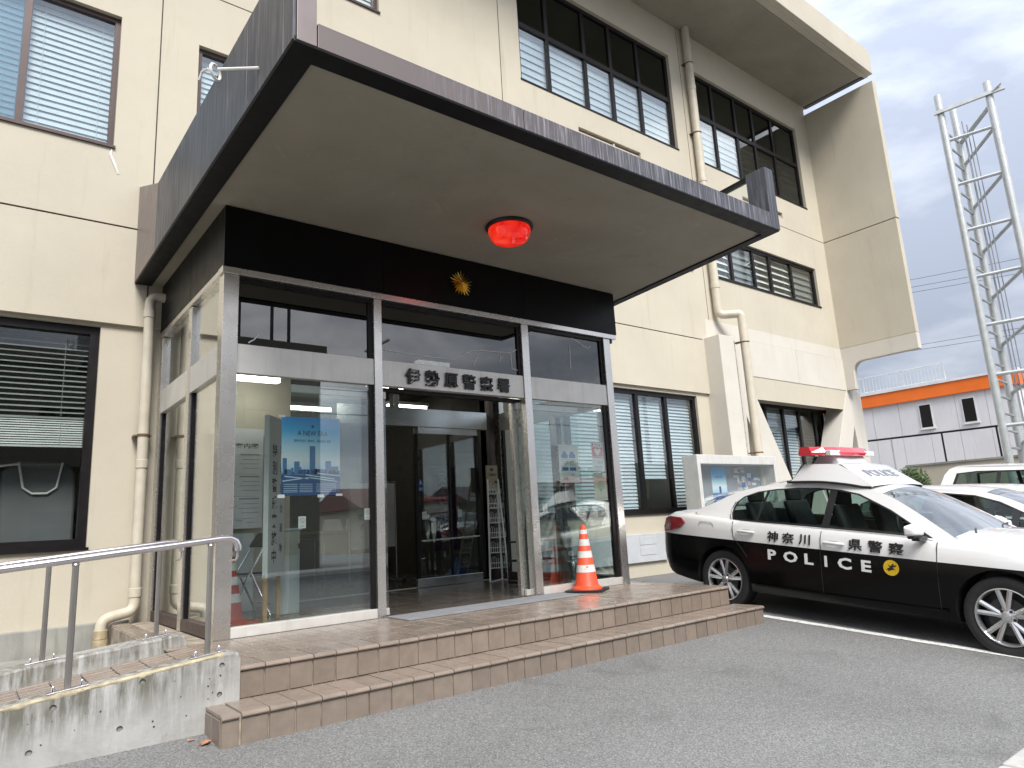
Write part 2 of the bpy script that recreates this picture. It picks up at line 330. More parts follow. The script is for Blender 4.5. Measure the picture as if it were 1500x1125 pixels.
def skyposter(name, lo, hi, z0, z1):
    m, N, L, b = newmat(name)
    t = N.new('ShaderNodeTexCoord'); sx = N.new('ShaderNodeSeparateXYZ'); L.new(t.outputs['Generated'], sx.inputs[0])
    r = N.new('ShaderNodeValToRGB'); el = r.color_ramp.elements
    el[0].position = 0.0; el[0].color = (0.015, 0.08, 0.24, 1); el[1].position = 1.0; el[1].color = (0.01, 0.36, 0.92, 1)
    for p, c in ((0.26, (0.015, 0.09, 0.26)), (0.30, (0.45, 0.70, 0.92)), (0.45, (0.82, 0.90, 0.95)), (0.62, (0.50, 0.80, 0.96)), (0.82, (0.06, 0.52, 0.94))):
        k = el.new(p); k.color = (*c, 1)
    n = noise(N, L, mapped(N, L, (1, 1, 2), 'Generated'), 5, 6, 0.6, 0.8)
    a = N.new('ShaderNodeMath'); a.operation = 'MULTIPLY_ADD'; a.inputs[1].default_value = 0.07; L.new(n, a.inputs[0])
    s = N.new('ShaderNodeMath'); s.operation = 'ADD'; s.inputs[1].default_value = -0.035; L.new(sx.outputs['Z'], s.inputs[0]); L.new(s.outputs[0], a.inputs[2])
    L.new(a.outputs[0], r.inputs[0]); L.new(r.outputs[0], b.inputs['Base Color']); b.inputs['Roughness'].default_value = 0.4
    return m
M['poster'] = skyposter('blue_city_poster', 0, 0, 0, 0)

# ---------------------------------------------------------------- mesh helpers
class MB:
    def __init__(s): s.v = []; s.f = []; s.m = []; s.cur = 0
    def poly(s, pts, mi=None):
        n = len(s.v); s.v += [tuple(p) for p in pts]; s.f.append(tuple(range(n, n+len(pts)))); s.m.append(s.cur if mi is None else mi); return s
    def mesh(s, vs, fs, mi=None):
        n = len(s.v); s.v += [tuple(p) for p in vs]
        for f in fs: s.f.append(tuple(i+n for i in f)); s.m.append(s.cur if mi is None else mi)
        return s
    def box(s, x0, x1, y0, y1, z0, z1, mi=None):
        return s.mesh([(x, y, z) for x in (x0, x1) for y in (y0, y1) for z in (z0, z1)],
            [(0, 1, 3, 2), (4, 6, 7, 5), (0, 4, 5, 1), (2, 3, 7, 6), (0, 2, 6, 4), (1, 5, 7, 3)], mi)
    def bar(s, p, q, w, h, upv=(0, 0, 1), mi=None):
        p, q = Vector(p), Vector(q); d = (q-p).normalized(); u = Vector(upv)
        if abs(d.dot(u)) > 0.98: u = Vector((1, 0, 0))
        a = d.cross(u).normalized()*w/2; b = a.normalized().cross(d).normalized()*h/2
        vs = [c+sa*a+sb*b for c in (p, q) for sa in (-1, 1) for sb in (-1, 1)]
        return s.mesh(vs, [(0, 1, 3, 2), (4, 6, 7, 5), (0, 4, 5, 1), (2, 3, 7, 6), (0, 2, 6, 4), (1, 5, 7, 3)], mi)
    def tube(s, pts, r, n=8, caps=True, mi=None):
        pts = [Vector(p) for p in pts]; rs = r if isinstance(r, (list, tuple)) else [r]*len(pts)
        vs = []; fs = []; pa = None
        for i, p in enumerate(pts):
            d = (pts[min(i+1, len(pts)-1)]-pts[max(i-1, 0)]).normalized()
            if pa is None: pa = d.orthogonal().normalized()
            pa = (pa-d*pa.dot(d)).normalized(); pb = d.cross(pa)
            for j in range(n):
                t = 2*math.pi*j/n; vs.append(p+(pa*math.cos(t)+pb*math.sin(t))*rs[i])
        for i in range(len(pts)-1):
            for j in range(n): fs.append((i*n+j, i*n+(j+1) % n, (i+1)*n+(j+1) % n, (i+1)*n+j))
        if caps: fs.append(tuple(range(n-1, -1, -1))); fs.append(tuple(range((len(pts)-1)*n, len(pts)*n)))
        return s.mesh(vs, fs, mi)
    def lathe(s, prof, c=(0, 0, 0), axis=2, n=24, mi=None, caps=True):
        vs = []; fs = []
        for r, z in prof:
            for j in range(n):
                t = 2*math.pi*j/n; a, b = r*math.cos(t), r*math.sin(t)
                p = {2: (a, b, z), 1: (a, z, b), 0: (z, a, b)}[axis]
                vs.append((p[0]+c[0], p[1]+c[1], p[2]+c[2]))
        for i in range(len(prof)-1):
            for j in range(n): fs.append((i*n+j, i*n+(j+1) % n, (i+1)*n+(j+1) % n, (i+1)*n+j))
        if caps: fs.append(tuple(range(n-1, -1, -1))); fs.append(tuple(range((len(prof)-1)*n, len(prof)*n)))
        return s.mesh(vs, fs, mi)
    def prism(s, poly, axis, a, b, mi=None):
        def P(u, v, t): return {0: (t, u, v), 1: (u, t, v), 2: (u, v, t)}[axis]
        n = len(poly); vs = [P(u, v, a) for u, v in poly]+[P(u, v, b) for u, v in poly]
        fs = [tuple(range(n-1, -1, -1)), tuple(range(n, 2*n))]+[(i, (i+1) % n, (i+1) % n+n, i+n) for i in range(n)]
        return s.mesh(vs, fs, mi)
    def grid(s, rows, mi=None, close=False):
        n = len(rows[0]); vs = [p for r in rows for p in r]; fs = []
        for i in range(len(rows)-1):
            for j in range(n if close else n-1): fs.append((i*n+j, i*n+(j+1) % n, (i+1)*n+(j+1) % n, (i+1)*n+j))
        return s.mesh(vs, fs, mi)

def rootloc(o):
    p = Vector((0, 0, 0))
    while o: p += o.location; o = o.parent
    return p

def link(name, me, parent=None, label=None, cat=None, group=None, kind=None, loc=None):
    o = bpy.data.objects.new(name, me); COL.objects.link(o)
    if parent: o.parent = parent
    if loc is not None: o.location = loc
    for k_, v_ in (('label', label), ('category', cat), ('group', group), ('kind', kind)):
        if v_: o[k_] = v_
    return o

def build(mb, name, mats, parent=None, label=None, cat=None, group=None, kind=None, smooth=False, bevel=0, local=False, angle=40, recalc=True):
    me = bpy.data.meshes.new(name)
    if not isinstance(mats, (list, tuple)): mats = [mats]
    for x in mats: me.materials.append(M[x] if isinstance(x, str) else x)
    loc = None
    if parent is not None: off = Vector((0, 0, 0)) if local else rootloc(parent)
    elif local: off = Vector((0, 0, 0))
    else:
        a = np.array(mb.v); off = Vector(((a[:, 0].min()+a[:, 0].max())/2, (a[:, 1].min()+a[:, 1].max())/2, a[:, 2].min())); loc = off
    me.from_pydata([(x[0]-off.x, x[1]-off.y, x[2]-off.z) for x in mb.v], [], mb.f)
    me.polygons.foreach_set('material_index', mb.m)
    if recalc:
        bm = bmesh.new(); bm.from_mesh(me); bmesh.ops.recalc_face_normals(bm, faces=bm.faces[:]); bm.to_mesh(me); bm.free()
    if smooth:
        me.polygons.foreach_set('use_smooth', [True]*len(me.polygons)); me.set_sharp_from_angle(angle=R(angle))
    me.update()
    o = link(name, me, parent, label, cat, group, kind, loc)
    if bevel:
        md = o.modifiers.new('bevel', 'BEVEL'); md.width = bevel; md.segments = 2; md.limit_method = 'ANGLE'; md.angle_limit = R(50)
    return o

def thing(name, label, cat, loc=(0, 0, 0), group=None, rot=None):
    o = link(name, None, None, label, cat, group, None, loc)
    if rot: o.rotation_euler = rot
    return o

def copy_tree(o, parent=None):
    c = o.copy(); COL.objects.link(c)
    if parent: c.parent = parent
    for ch in o.children: copy_tree(ch, c)
    return c

def textmesh(txt, size, extrude=0.0, bold=0.0):
    cu = bpy.data.curves.new('lettering', 'FONT'); cu.body = txt; cu.size = size; cu.extrude = extrude; cu.offset = bold
    cu.align_x = 'CENTER'; cu.align_y = 'CENTER'; cu.resolution_u = 2
    ob = bpy.data.objects.new('lettering', cu); COL.objects.link(ob)
    bpy.context.view_layer.update()
    dg = bpy.context.evaluated_depsgraph_get()
    me = bpy.data.meshes.new_from_object(ob.evaluated_get(dg))
    bpy.data.objects.remove(ob); bpy.data.curves.remove(cu)
    return me

def text(mb, txt, size, origin, right=(1, 0, 0), upv=(0, 0, 1), extrude=0.0, bold=0.0, mi=None, sx=1.0, sz=1.0, centre=True):
    """adds flat or raised lettering to mb, centred on origin"""
    me = textmesh(txt, size, extrude, bold); r = Vector(right).normalized(); u = Vector(upv).normalized(); n = r.cross(u)
    vs = [v.co.copy() for v in me.vertices]
    if not vs: return mb
    if centre:
        xs = [v.x for v in vs]; ys = [v.y for v in vs]; c = Vector(((min(xs)+max(xs))/2, (min(ys)+max(ys))/2, 0))
    else: c = Vector((0, 0, 0))
    o = Vector(origin)
    vs = [o+r*(v.x-c.x)*sx+u*(v.y-c.y)*sz+n*v.z for v in vs]
    mb.mesh(vs, [tuple(p.vertices) for p in me.polygons], mi); bpy.data.meshes.remove(me)
    return mb

def wall_holes(mb, x0, x1, z0, z1, holes, y, depth, mi=0):
    """front sheet of a wall in the plane y with openings and their reveals"""
    xs = sorted({x0, x1, *[h[i] for h in holes for i in (0, 1)]}); zs = sorted({z0, z1, *[h[i] for h in holes for i in (2, 3)]})
    xs = [x for x in xs if x0 <= x <= x1]; zs = [z for z in zs if z0 <= z <= z1]
    for a, b in zip(xs, xs[1:]):
        for c, d in zip(zs, zs[1:]):
            mx_, mz_ = (a+b)/2, (c+d)/2
            if any(h[0] < mx_ < h[1] and h[2] < mz_ < h[3] for h in holes): continue
            mb.poly([(a, y, c), (b, y, c), (b, y, d), (a, y, d)], mi)
    for a, b, c, d in [h[:4] for h in holes]:
        y2 = y+depth
        mb.poly([(a, y, c), (a, y2, c), (a, y2, d), (a, y, d)], mi); mb.poly([(b, y, c), (b, y, d), (b, y2, d), (b, y2, c)], mi)
        mb.poly([(a, y, c), (b, y, c), (b, y2, c), (a, y2, c)], mi); mb.poly([(a, y, d), (a, y2, d), (b, y2, d), (b, y, d)], mi)

# ================================================================ GROUND
SL = 0.0817
def gz(y):
    y = min(max(y, 1.25), 5.6); return SL*(y-4.17)-0.02
ZR = gz(1.25)
ys = [-400, -60, -12, 0.9, 1.25, 2, 3, 4.17, 5.6, 12, 60, 400]
xs = [-400, -60, -15, 0, 10, 20, 60, 400]
g = MB(); g.grid([[(x, y, gz(y)) for x in xs] for y in ys])
build(g, 'asphalt_ground', 'asphalt', kind='structure', local=True)
rd = MB(); rd.grid([[(x, y, ZR+0.004) for x in (-200, -20, 0, 20, 200)] for y in (-11.5, -6, 0.95)]); build(rd, 'road', 'road', kind='structure', local=True)
kb = MB()
xk = -9.0; i = 0
kerb = thing('kerb_strip', 'pale concrete kerb along the road edge of the lot', 'kerb', (3, 1.4, ZR)); kerb['kind'] = 'structure'
while xk < 30:
    kb = MB(); kb.box(xk, xk+0.59, 0.98, 1.50, ZR-0.1, gz(1.5)+0.012+random.uniform(-.003, .003))
    build(kb, 'kerb_stone', 'kerb', kerb, bevel=0.012); xk += 0.6
# painted bay line with ragged edges
pl = MB(); yy = 1.6; row = []
while yy < 5.4:
    c = 6.70-0.035*(yy-4.2); row.append([(c-0.055+random.uniform(-.006, .006), yy, gz(yy)+0.004), (c+0.055+random.uniform(-.006, .006), yy, gz(yy)+0.004)]); yy += 0.04
pl.grid(row); build(pl, 'parking_line', 'line', kind='structure')
for c0 in (9.3, 11.95):
    pl = MB(); pl.grid([[(c0-0.05, y, gz(y)+0.004), (c0+0.05, y, gz(y)+0.004)] for y in np.arange(1.6, 5.6, 0.5)]); build(pl, 'parking_line', 'line', kind='structure')

# ================================================================ POLICE STATION
W = 8.1
ps = thing('police_station', 'three storey cream police station with overhanging flat roof and dark framed windows', 'building', (5, 8.1, 0.0))
GLO = [(-2.6, 1.0, 1.09, 3.37), (3.05, 5.98, 0.335, 3.05), (6.85, 11.12, 1.15, 3.34)]
UP = [(-1.6, 1.0, 5.44, 7.09), (1.84, 4.32, 5.44, 7.09), (7.07, 11.37, 5.99, 7.0), (12.17, 16.52, 5.99, 7.0),
      (-1.6, 1.0, 8.72, 10.94), (1.84, 4.32, 8.72, 10.94), (7.07, 11.37, 8.70, 10.96), (12.25, 16.56, 8.66, 10.92),
      (8.39, 10.1, 8.07, 8.22), (13.6, 15.29, 8.07, 8.22)]
JV = [(-3.81, -3.79), (1.409, 1.423), (6.615, 6.629), (11.735, 11.749)]
mb = MB()
wall_holes(mb, -12, 17.18, 3.405, 11.81, UP+[(-12, 11.45, 4.505, 4.525), (-12, 17.18, 7.832, 7.85)], W, 0.14)
build(mb, 'wall', 'wall', ps)
mb = MB(); wall_holes(mb, -12, 11.5, -0.2, 3.405, GLO, W+0.05, 0.14); mb.poly([(-12, W, 3.405), (11.5, W, 3.405), (11.5, W+.05, 3.405), (-12, W+.05, 3.405)])
build(mb, 'lower_wall', 'wall', ps)
mb = MB()
for z0, z1, a, b in ((4.50, 4.53, -12, 11.5), (7.828, 7.854, -12, 17.18)): mb.box(a, b, W+0.014, W+0.03, z0, z1)
build(mb, 'horizontal_joint', 'joint', ps)
for a, b in JV:
    mb = MB(); mb.box(a, b, W-0.0015, W+0.01, 3.405 if a < 11 else 4.6, 11.81); build(mb, 'vertical_joint', 'joint', ps)
mb = MB(); mb.box(-12, 1.4, W-0.02, W+0.12, -0.2, 0.36); build(mb, 'plinth', 'concrete_plain', ps, bevel=0.01)
# outer body behind the front
mb = MB(); mb.box(-12, 17.16, 20, 20.2, -0.3, 12); mb.box(-12.2, -12, W, 20.2, -0.3, 12); mb.box(17.0, 17.18, 8.9, 20, -0.3, 11.9)
build(mb, 'rear_wall', 'wall', ps)
mb = MB(); mb.prism([(6.30, 11.82), (6.30, 12.50), (20.4, 12.50), (20.4, 11.82), (6.55, 11.82), (6.55, 11.80), (6.42, 11.80), (6.42, 11.82)], 0, -12.3, 17.37)
build(mb, 'roof_eave', 'roofwall', ps, bevel=0.01)
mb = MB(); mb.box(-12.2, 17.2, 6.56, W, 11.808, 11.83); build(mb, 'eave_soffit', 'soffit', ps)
mb = MB(); mb.box(17.205, 17.34, 6.5, W, 11.79, 11.808); build(mb, 'eave_flashing', 'frame', ps)
wing = MB()
def wingpoly(z0, z1, dn=False):
    p = [(6.27, z0), (W+0.8, z0), (W+0.8, z1), (6.27, z1)]; return p
wing.prism([(6.27, 7.85), (8.9, 7.85), (8.9, 11.56), (6.27, 11.56)], 0, 17.18, 17.36)
build(wing, 'wing_wall', 'wall', ps, bevel=0.012)
wing = MB(); wing.prism([(6.28, 4.97), (8.9, 4.97), (8.9, 7.832), (6.28, 7.832)], 0, 17.18, 17.36); build(wing, 'wing_wall', 'wall', ps, bevel=0.012)
wing = MB(); arc = [(7.60-0.0, 4.58)]+[(7.60+0.24*math.sin(t), 4.58-0.24*(1-math.cos(t))) for t in np.linspace(0.2, 1.5, 6)]
wing.prism([(6.283, 4.972), (6.283, 4.58)]+arc+[(7.86, 3.9), (8.9, 3.9), (8.9, 4.972)], 0, 17.183, 17.357); build(wing, 'wing_foot', 'wall_white', ps, bevel=0.012)
mb = MB(); mb.box(17.2, 17.34, 6.32, 8.9, 7.83, 7.853); build(mb, 'horizontal_joint', 'joint', ps)
# right bay: pale band, lintel beam, two A shaped piers, recessed wall
mb = MB(); mb.box(11.9, 17.18, W-0.004, W+0.004, 4.70, 4.97); mb.box(11.6, 11.9, W-0.004, W+0.004, 4.56, 4.97); build(mb, 'painted_band', 'wall_white', ps)
for a, b in ((12.87, 14.97), (14.98, 17.19)):
    mb = MB(); mb.box(a, b, W-0.012, W+0.5, 3.90, 4.695); build(mb, 'lintel_panel', 'wall_white', ps, bevel=0.008)
pier = MB()
pier.prism([(12.0, -0.3), (12.0, 4.695), (12.86, 4.695), (12.86, 3.9), (15.05, -0.05), (14.2, -0.05), (12.66, 3.02), (12.50, -0.3)], 1, W-0.016, W+0.46)
pier.prism([(12.50, -0.3), (12.66, 3.02), (14.2, -0.05), (14.2, -.3)], 1, W+0.25, W+0.3)
build(pier, 'pier', 'wall_white', ps, bevel=0.01)
pier = MB(); pier.box(11.5, 11.99, 7.74, W+0.3, -0.3, 4.55); build(pier, 'pier_box', 'wall_white', ps, bevel=0.012)
mb = MB(); mb.box(11.995, 12.10, 7.80, W, -0.3, 4.5)
M['stain'] = mat('peeling_stain', (0.33, 0.29, 0.25), 0.9, 0, 0.5, 22, bmp=0.5, bscale=60, streak=0.8, streakcol=(0.14, 0.12, 0.10))
build(mb, 'stained_strip', 'stain', ps)
pier = MB()
pier.prism([(17.165, 4.69), (17.165, 3.9), (14.95, -0.05), (15.8, -0.05), (17.30, 3.02), (17.55, -0.3), (17.9, -0.3), (17.86, 3.9), (17.40, 3.95), (17.40, 4.69)], 1, W-0.016, W+0.46)
pier.prism([(15.8, -0.05), (17.30, 3.02), (17.55, -0.3)], 1, W+0.25, W+0.3)
build(pier, 'pier', 'wall_white', ps, bevel=0.01)
mb = MB(); wall_holes(mb, 11.9, 17.9, -0.3, 3.9, [(12.6, 17.1, 0.9, 3.47)], 8.56, 0.1); mb.poly([(11.9, W, 3.905), (17.9, W, 3.905), (17.9, 8.6, 3.905), (11.9, 8.6, 3.905)])
build(mb, 'recessed_wall', 'wall', ps)

# rooms behind the windows, one shell per storey
def room(x0, x1, y0, y1, z0, z1, floor='room', wl='room'):
    m_ = MB()
    m_.poly([(x0, y1, z0), (x1, y1, z0), (x1, y1, z1), (x0, y1, z1)], 0); m_.poly([(x0, y0, z0), (x0, y1, z0), (x0, y1, z1), (x0, y0, z1)], 0)
    m_.poly([(x1, y0, z0), (x1, y1, z0), (x1, y1, z1), (x1, y0, z1)], 0); m_.poly([(x0, y0, z1), (x1, y0, z1), (x1, y1, z1), (x0, y1, z1)], 0)
    m_.poly([(x0, y0, z0), (x1, y0, z0), (x1, y1, z0), (x0, y1, z0)], 1)
    build(m_, 'room_shell', [wl, floor], ps, recalc=False)
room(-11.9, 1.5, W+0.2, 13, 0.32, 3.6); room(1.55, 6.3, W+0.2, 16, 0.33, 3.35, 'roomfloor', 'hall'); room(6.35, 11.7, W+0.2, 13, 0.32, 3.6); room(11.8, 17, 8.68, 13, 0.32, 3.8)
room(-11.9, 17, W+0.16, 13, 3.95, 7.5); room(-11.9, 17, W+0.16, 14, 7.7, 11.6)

def window(x0, x1, z0, z1, y, mull, trans=None, fm='frame', glasses=None, blinds=(), fw=0.055, dep=0.07, sash=None, sill=True, lab=None):
    """one window: frame with mullions; panes and blinds are sub-parts"""
    m_ = MB(); f = fw
    m_.box(x0, x0+f, y, y+dep, z0, z1); m_.box(x1-f, x1, y, y+dep, z0, z1)
    m_.box(x0+f, x1-f, y, y+dep, z0, z0+f); m_.box(x0+f, x1-f, y, y+dep, z1-f, z1)
    for i, x in enumerate(mull):
        m_.box(x-f*.55, x+f*.55, y+0.004+(0.01 if i % 2 else 0), y+dep-0.004, z0+f, z1-f)
    if trans: m_.box(x0+f, x1-f, y+0.002, y+dep-0.002, trans-f*.65, trans+f*.65)
    fr = build(m_, 'window', fm, ps, label=lab)
    if sill:
        sm = MB(); sm.box(x0-0.015, x1+0.015, y-0.085, y+0.01, z0-0.028, z0); build(sm, 'sill', fm, fr)
    cols = [x0+f*.5]+list(mull)+[x1-f*.5]; rows = [z0+f*.5]+([trans] if trans else [])+[z1-f*.5]
    for r in range(len(rows)-1):
        for c in range(len(cols)-1):
            pm = MB(); a, b = cols[c]+.004, cols[c+1]-.004; yy = y+dep*0.45+(0.012 if c % 2 else 0)
            pm.box(a, b, yy, yy+0.005, rows[r]+.004, rows[r+1]-.004)
            gm = (glasses(r, c) if glasses else 'glass'); build(pm, 'pane', gm, fr)
    for a, b, lo, hi, pitch, tilt, bmn in blinds:
        bm_ = MB(); z = hi
        while z > lo:
            hw = pitch*0.52; dz = hw*math.sin(R(tilt)); dy = hw*math.cos(R(tilt)); yy = y+dep+0.05
            sag = random.uniform(-.002, .002)
            bm_.poly([(a, yy-dy, z-dz+sag), (b, yy-dy, z-dz-sag), (b, yy, z+0.002), (a, yy, z+0.002)]); bm_.poly([(a, yy, z+0.002), (b, yy, z+0.002), (b, yy+dy, z+dz), (a, yy+dy, z+dz)])
            z -= pitch
        bm_.box(a, b, yy-0.012, yy+0.012, lo-0.03, lo-0.01)
        for t in (0.15, 0.85): bm_.box(a+(b-a)*t-0.002, a+(b-a)*t+0.002, yy-0.02, yy-0.018, lo, hi)
        build(bm_, 'blind', bmn, fr, kind='stuff', recalc=False)
    return fr
# upper left
window(-1.6, 1.0, 5.44, 7.09, W+0.06, [0.13, -0.75], None, 'frame_brown', lambda r, c: 'glass_sky', [(-1.55, -0.78, 5.5, 7.05, 0.075, 74, 'blind'), (-0.72, 0.09, 5.5, 7.05, 0.075, 74, 'blind'), (0.17, 0.96, 5.5, 7.05, 0.075, 74, 'blind')])
window(1.84, 4.32, 5.44, 7.09, W+0.06, [2.65, 3.5], None, 'frame_brown', lambda r, c: 'glass_sky', [(1.9, 4.28, 5.5, 7.05, 0.075, 74, 'blind')])
window(-1.6, 1.0, 8.72, 10.94, W+0.06, [0.1, -0.75], 9.85, 'frame_brown')
window(1.84, 4.32, 8.72, 10.94, W+0.06, [2.65, 3.5], 9.85, 'frame_brown', None, [(1.9, 4.28, 8.8, 9.85, 0.075, 74, 'blind')])
def gA(r, c): return 'glass_sky' if r == 0 else 'glass_dark'
def gB(r, c): return 'glass_sky' if (r == 0 and c < 2) else 'glass_dark'
window(7.07, 11.37, 8.70, 10.96, W+0.07, [7.82, 8.81, 9.54, 10.39], 9.88, 'frame', gA, [(7.12, 11.32, 8.78, 9.85, 0.155, 80, 'blind')], fw=0.075)
window(12.25, 16.56, 8.66, 10.92, W+0.07, [12.95, 13.87, 14.60, 15.49], 9.88, 'frame', gB, [(12.3, 13.85, 8.74, 9.85, 0.155, 80, 'blind'), (13.9, 16.5, 8.74, 9.85, 0.17, 30, 'blind_dim')], fw=0.075)
window(7.07, 11.37, 5.99, 7.0, W+0.06, [7.8, 8.7, 9.5, 10.4], None, 'frame', None, [(7.12, 11.32, 6.05, 6.95, 0.16, 60, 'blind')], fw=0.06)
window(12.17, 16.52, 5.99, 7.0, W+0.06, [12.93, 13.83, 14.50, 15.46], None, 'frame', lambda r, c: 'glass', [(12.22, 12.9, 6.05, 6.95, 0.16, 52, 'blind'), (12.97, 13.8, 6.05, 6.95, 0.16, 72, 'blind_dim'), (13.87, 15.43, 6.05, 6.95, 0.16, 50, 'blind'), (15.5, 16.48, 6.05, 6.95, 0.16, 72, 'blind_dim')], fw=0.07)
for a, b in ((8.39, 10.1), (13.6, 15.29)):
    mb = MB(); mb.box(a, b, W+0.10, W+0.12, 8.07, 8.22); fr = build(mb, 'vent_slot', 'joint', ps)
    mb = MB(); mb.box(a+.01, b-.01, W+0.03, W+0.07, 8.085, 8.115); mb.box(a+.01, b-.01, W+0.05, W+0.09, 8.14, 8.17); mb.box((a+b)/2+.1, (a+b)/2+.14, W+.03, W+.09, 8.085, 8.2); build(mb, 'vent_louvre', 'pipe', fr)
# ground floor
window(-2.6, 1.0, 1.09, 3.37, W+0.10, [-0.55], None, 'frame', None, [(-2.5, -0.6, 2.0, 3.3, 0.056, 35, 'blind_dim'), (-0.5, 0.93, 2.42, 3.3, 0.056, 30, 'blind_dim'), (-0.5, 0.93, 2.13, 2.38, 0.024, 55, 'blind_mid')], fw=0.085, dep=0.08)
window(6.85, 11.12, 1.15, 3.34, W+0.10, [7.70, 8.55, 9.42, 10.24], None, 'frame', lambda r, c: 'glass_sky', [(6.9, 7.66, 1.22, 3.28, 0.062, 66, 'blind'), (7.75, 8.5, 1.22, 3.28, 0.062, 66, 'blind'), (8.6, 9.36, 1.22, 3.28, 0.062, 66, 'blind'), (9.48, 10.18, 1.78, 3.28, 0.062, 68, 'blind'), (10.3, 11.05, 1.22, 3.28, 0.062, 60, 'blind')], fw=0.075, dep=0.08)
window(12.6, 17.1, 0.9, 3.47, 8.60, [13.4, 14.25, 14.98, 15.7, 16.4], None, 'frame', lambda r, c: 'glass_sky' if c < 4 else 'glass', [(12.65, 14.2, 1.0, 3.4, 0.068, 66, 'blind'), (14.3, 15.65, 1.0, 3.4, 0.068, 60, 'blind'), (15.75, 17.0, 1.0, 3.4, 0.075, 12, 'blind_dim')], fw=0.08, sill=False)

# downpipes
def downpipe(pts, r, label, brackets, mtl='pipe', feet=None):
    root = thing('downpipe', label, 'pipe', pts[-1], 'rainwater downpipes on the front wall')
    m_ = MB(); m_.tube(pts, r, 14); build(m_, 'pipe', mtl, root, smooth=True, angle=50)
    for p in brackets:
        m_ = MB(); m_.lathe([(r+.004, -0.013), (r+.009, -0.011), (r+.009, .011), (r+.004, .013)], p, 2, 16); m_.box(p[0]-r-.03, p[0]+r+.03, p[1]+r*.4, W+.04, p[2]-.008, p[2]+.008); build(m_, 'pipe_bracket', 'bracket', root)
    return root
def bend(a, b, c, n=5, t=0.12):
    a, b, c = Vector(a), Vector(b), Vector(c); p = b+(a-b).normalized()*t; q = b+(c-b).normalized()*t
    return [((1-u)**2*p+2*u*(1-u)*b+u*u*q) for u in np.linspace(0, 1, n)]
PX, PY = 11.93, 7.98
pts = [(PX, PY, 12.0)]+[(PX, PY, 5.3)]+bend((PX, PY, 5.3), (PX, PY, 5.06), (12.2, 7.68, 5.06))+bend((PX, PY, 5.06), (12.24, 7.66, 5.06), (12.24, 7.66, 4.7), t=.08)+[(12.24, 7.66, 0.1)]
dp = downpipe(pts, 0.085, 'tall cream downpipe with offset bend beside the white pier', [(PX, PY, z) for z in (10.9, 9.2, 7.0)])
for z in (4.45, 2.2):
    m_ = MB(); m_.lathe([(0.09, -0.012), (0.096, 0.0), (0.09, .012)], (12.24, 7.66, z), 2, 16); m_.box(12.10, 12.22, 7.68, 7.84, z-.008, z+.008); build(m_, 'pipe_bracket', 'bracket', dp)
for z in (10.3, 8.1, 6.4, 5.7):
    m_ = MB(); m_.lathe([(0.086, -0.06), (0.093, -0.055), (0.093, .055), (0.086, .06)], (PX, PY, z), 2, 18); build(m_, 'pipe_collar', 'pipe', dp, smooth=True)
LX, LY = 1.425, 7.98
pts = [(1.60, LY-.02, 3.72)]+bend((1.60, LY, 3.72), (LX, LY, 3.72), (LX, LY, 3.4), t=.09)+[(LX, LY, 0.60)]+bend((LX, LY, .6), (LX, LY, 0.445), (1.14, LY-.05, 0.405), t=.085)+bend((LX, LY, 0.445), (1.135, LY-.05, 0.40), (1.135, LY-.05, 0.1), t=.085)+[(1.137, LY-.05, 0.05)]
dp = downpipe(pts, 0.052, 'slim cream downpipe left of the glass entrance with crooked foot', [(LX, LY, 2.2)])
for z in (3.52, 1.9, 0.62):
    m_ = MB(); m_.lathe([(0.053, -0.045), (0.060, -0.04), (0.060, .04), (0.053, .045)], (LX, LY, z), 2, 16); build(m_, 'pipe_collar', 'pipe', dp, smooth=True)
m_ = MB(); m_.lathe([(0.053, -0.05), (0.063, -0.045), (0.063, .03), (0.053, .035)], (1.137, LY-.05, 0.27), 2, 16); m_.lathe([(.066, -.12), (.066, .02)], (1.137, LY-.05, .20), 2, 16); build(m_, 'pipe_foot', 'pipe_old', dp, smooth=True)
# white drip of filler below the window corner
m_ = MB(); m_.tube([(0.985, W-.002, 5.40), (0.975, W-.002, 5.33), (1.02, W-.002, 5.22), (1.06, W-.002, 5.12)], [0.006, .014, .016, .008], 6); build(m_, 'filler_streak', 'paper', ps)

# ================================================================ CANOPY
can = thing('entrance_canopy', 'wide dark steel entrance canopy with plastered soffit and raised side panels', 'canopy', (3.9, 5.7, 3.89))
CY, CZ = 3.44, 3.89
xr = lambda y: 6.385+(y-CY)*0.115           # right edge runs slightly outwards to the wall
ft = 4.045
m_ = MB()
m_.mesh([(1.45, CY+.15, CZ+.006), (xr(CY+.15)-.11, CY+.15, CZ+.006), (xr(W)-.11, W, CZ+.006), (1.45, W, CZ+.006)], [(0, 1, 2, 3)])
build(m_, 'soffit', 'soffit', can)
m_ = MB(); lp = [(1.285, CY), (xr(CY), CY), (xr(W), W), (xr(W)-.11, W), (xr(CY+.15)-.11, CY+.15), (1.45, CY+.15), (1.45, W), (1.285, W)]
m_.prism(lp, 2, CZ-.012, CZ+.03); build(m_, 'drip_edge', 'lip', can, bevel=0.006)
m_ = MB(); m_.prism([(1.30, CY+.02), (xr(CY)-.02, CY+.02), (xr(W)-.02, W), (1.30, W)], 2, CZ+.035, ft-.012); build(m_, 'slab', 'concrete_plain', can)
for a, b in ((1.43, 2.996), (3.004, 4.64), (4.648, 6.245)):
    m_ = MB(); m_.box(a, b, CY-.004, CY+.014, CZ+.004, ft); m_.box(a, b, CY-.004, CY+.12, ft-.004, ft+.012); build(m_, 'fascia_panel', 'front_fascia', can, bevel=0.003)
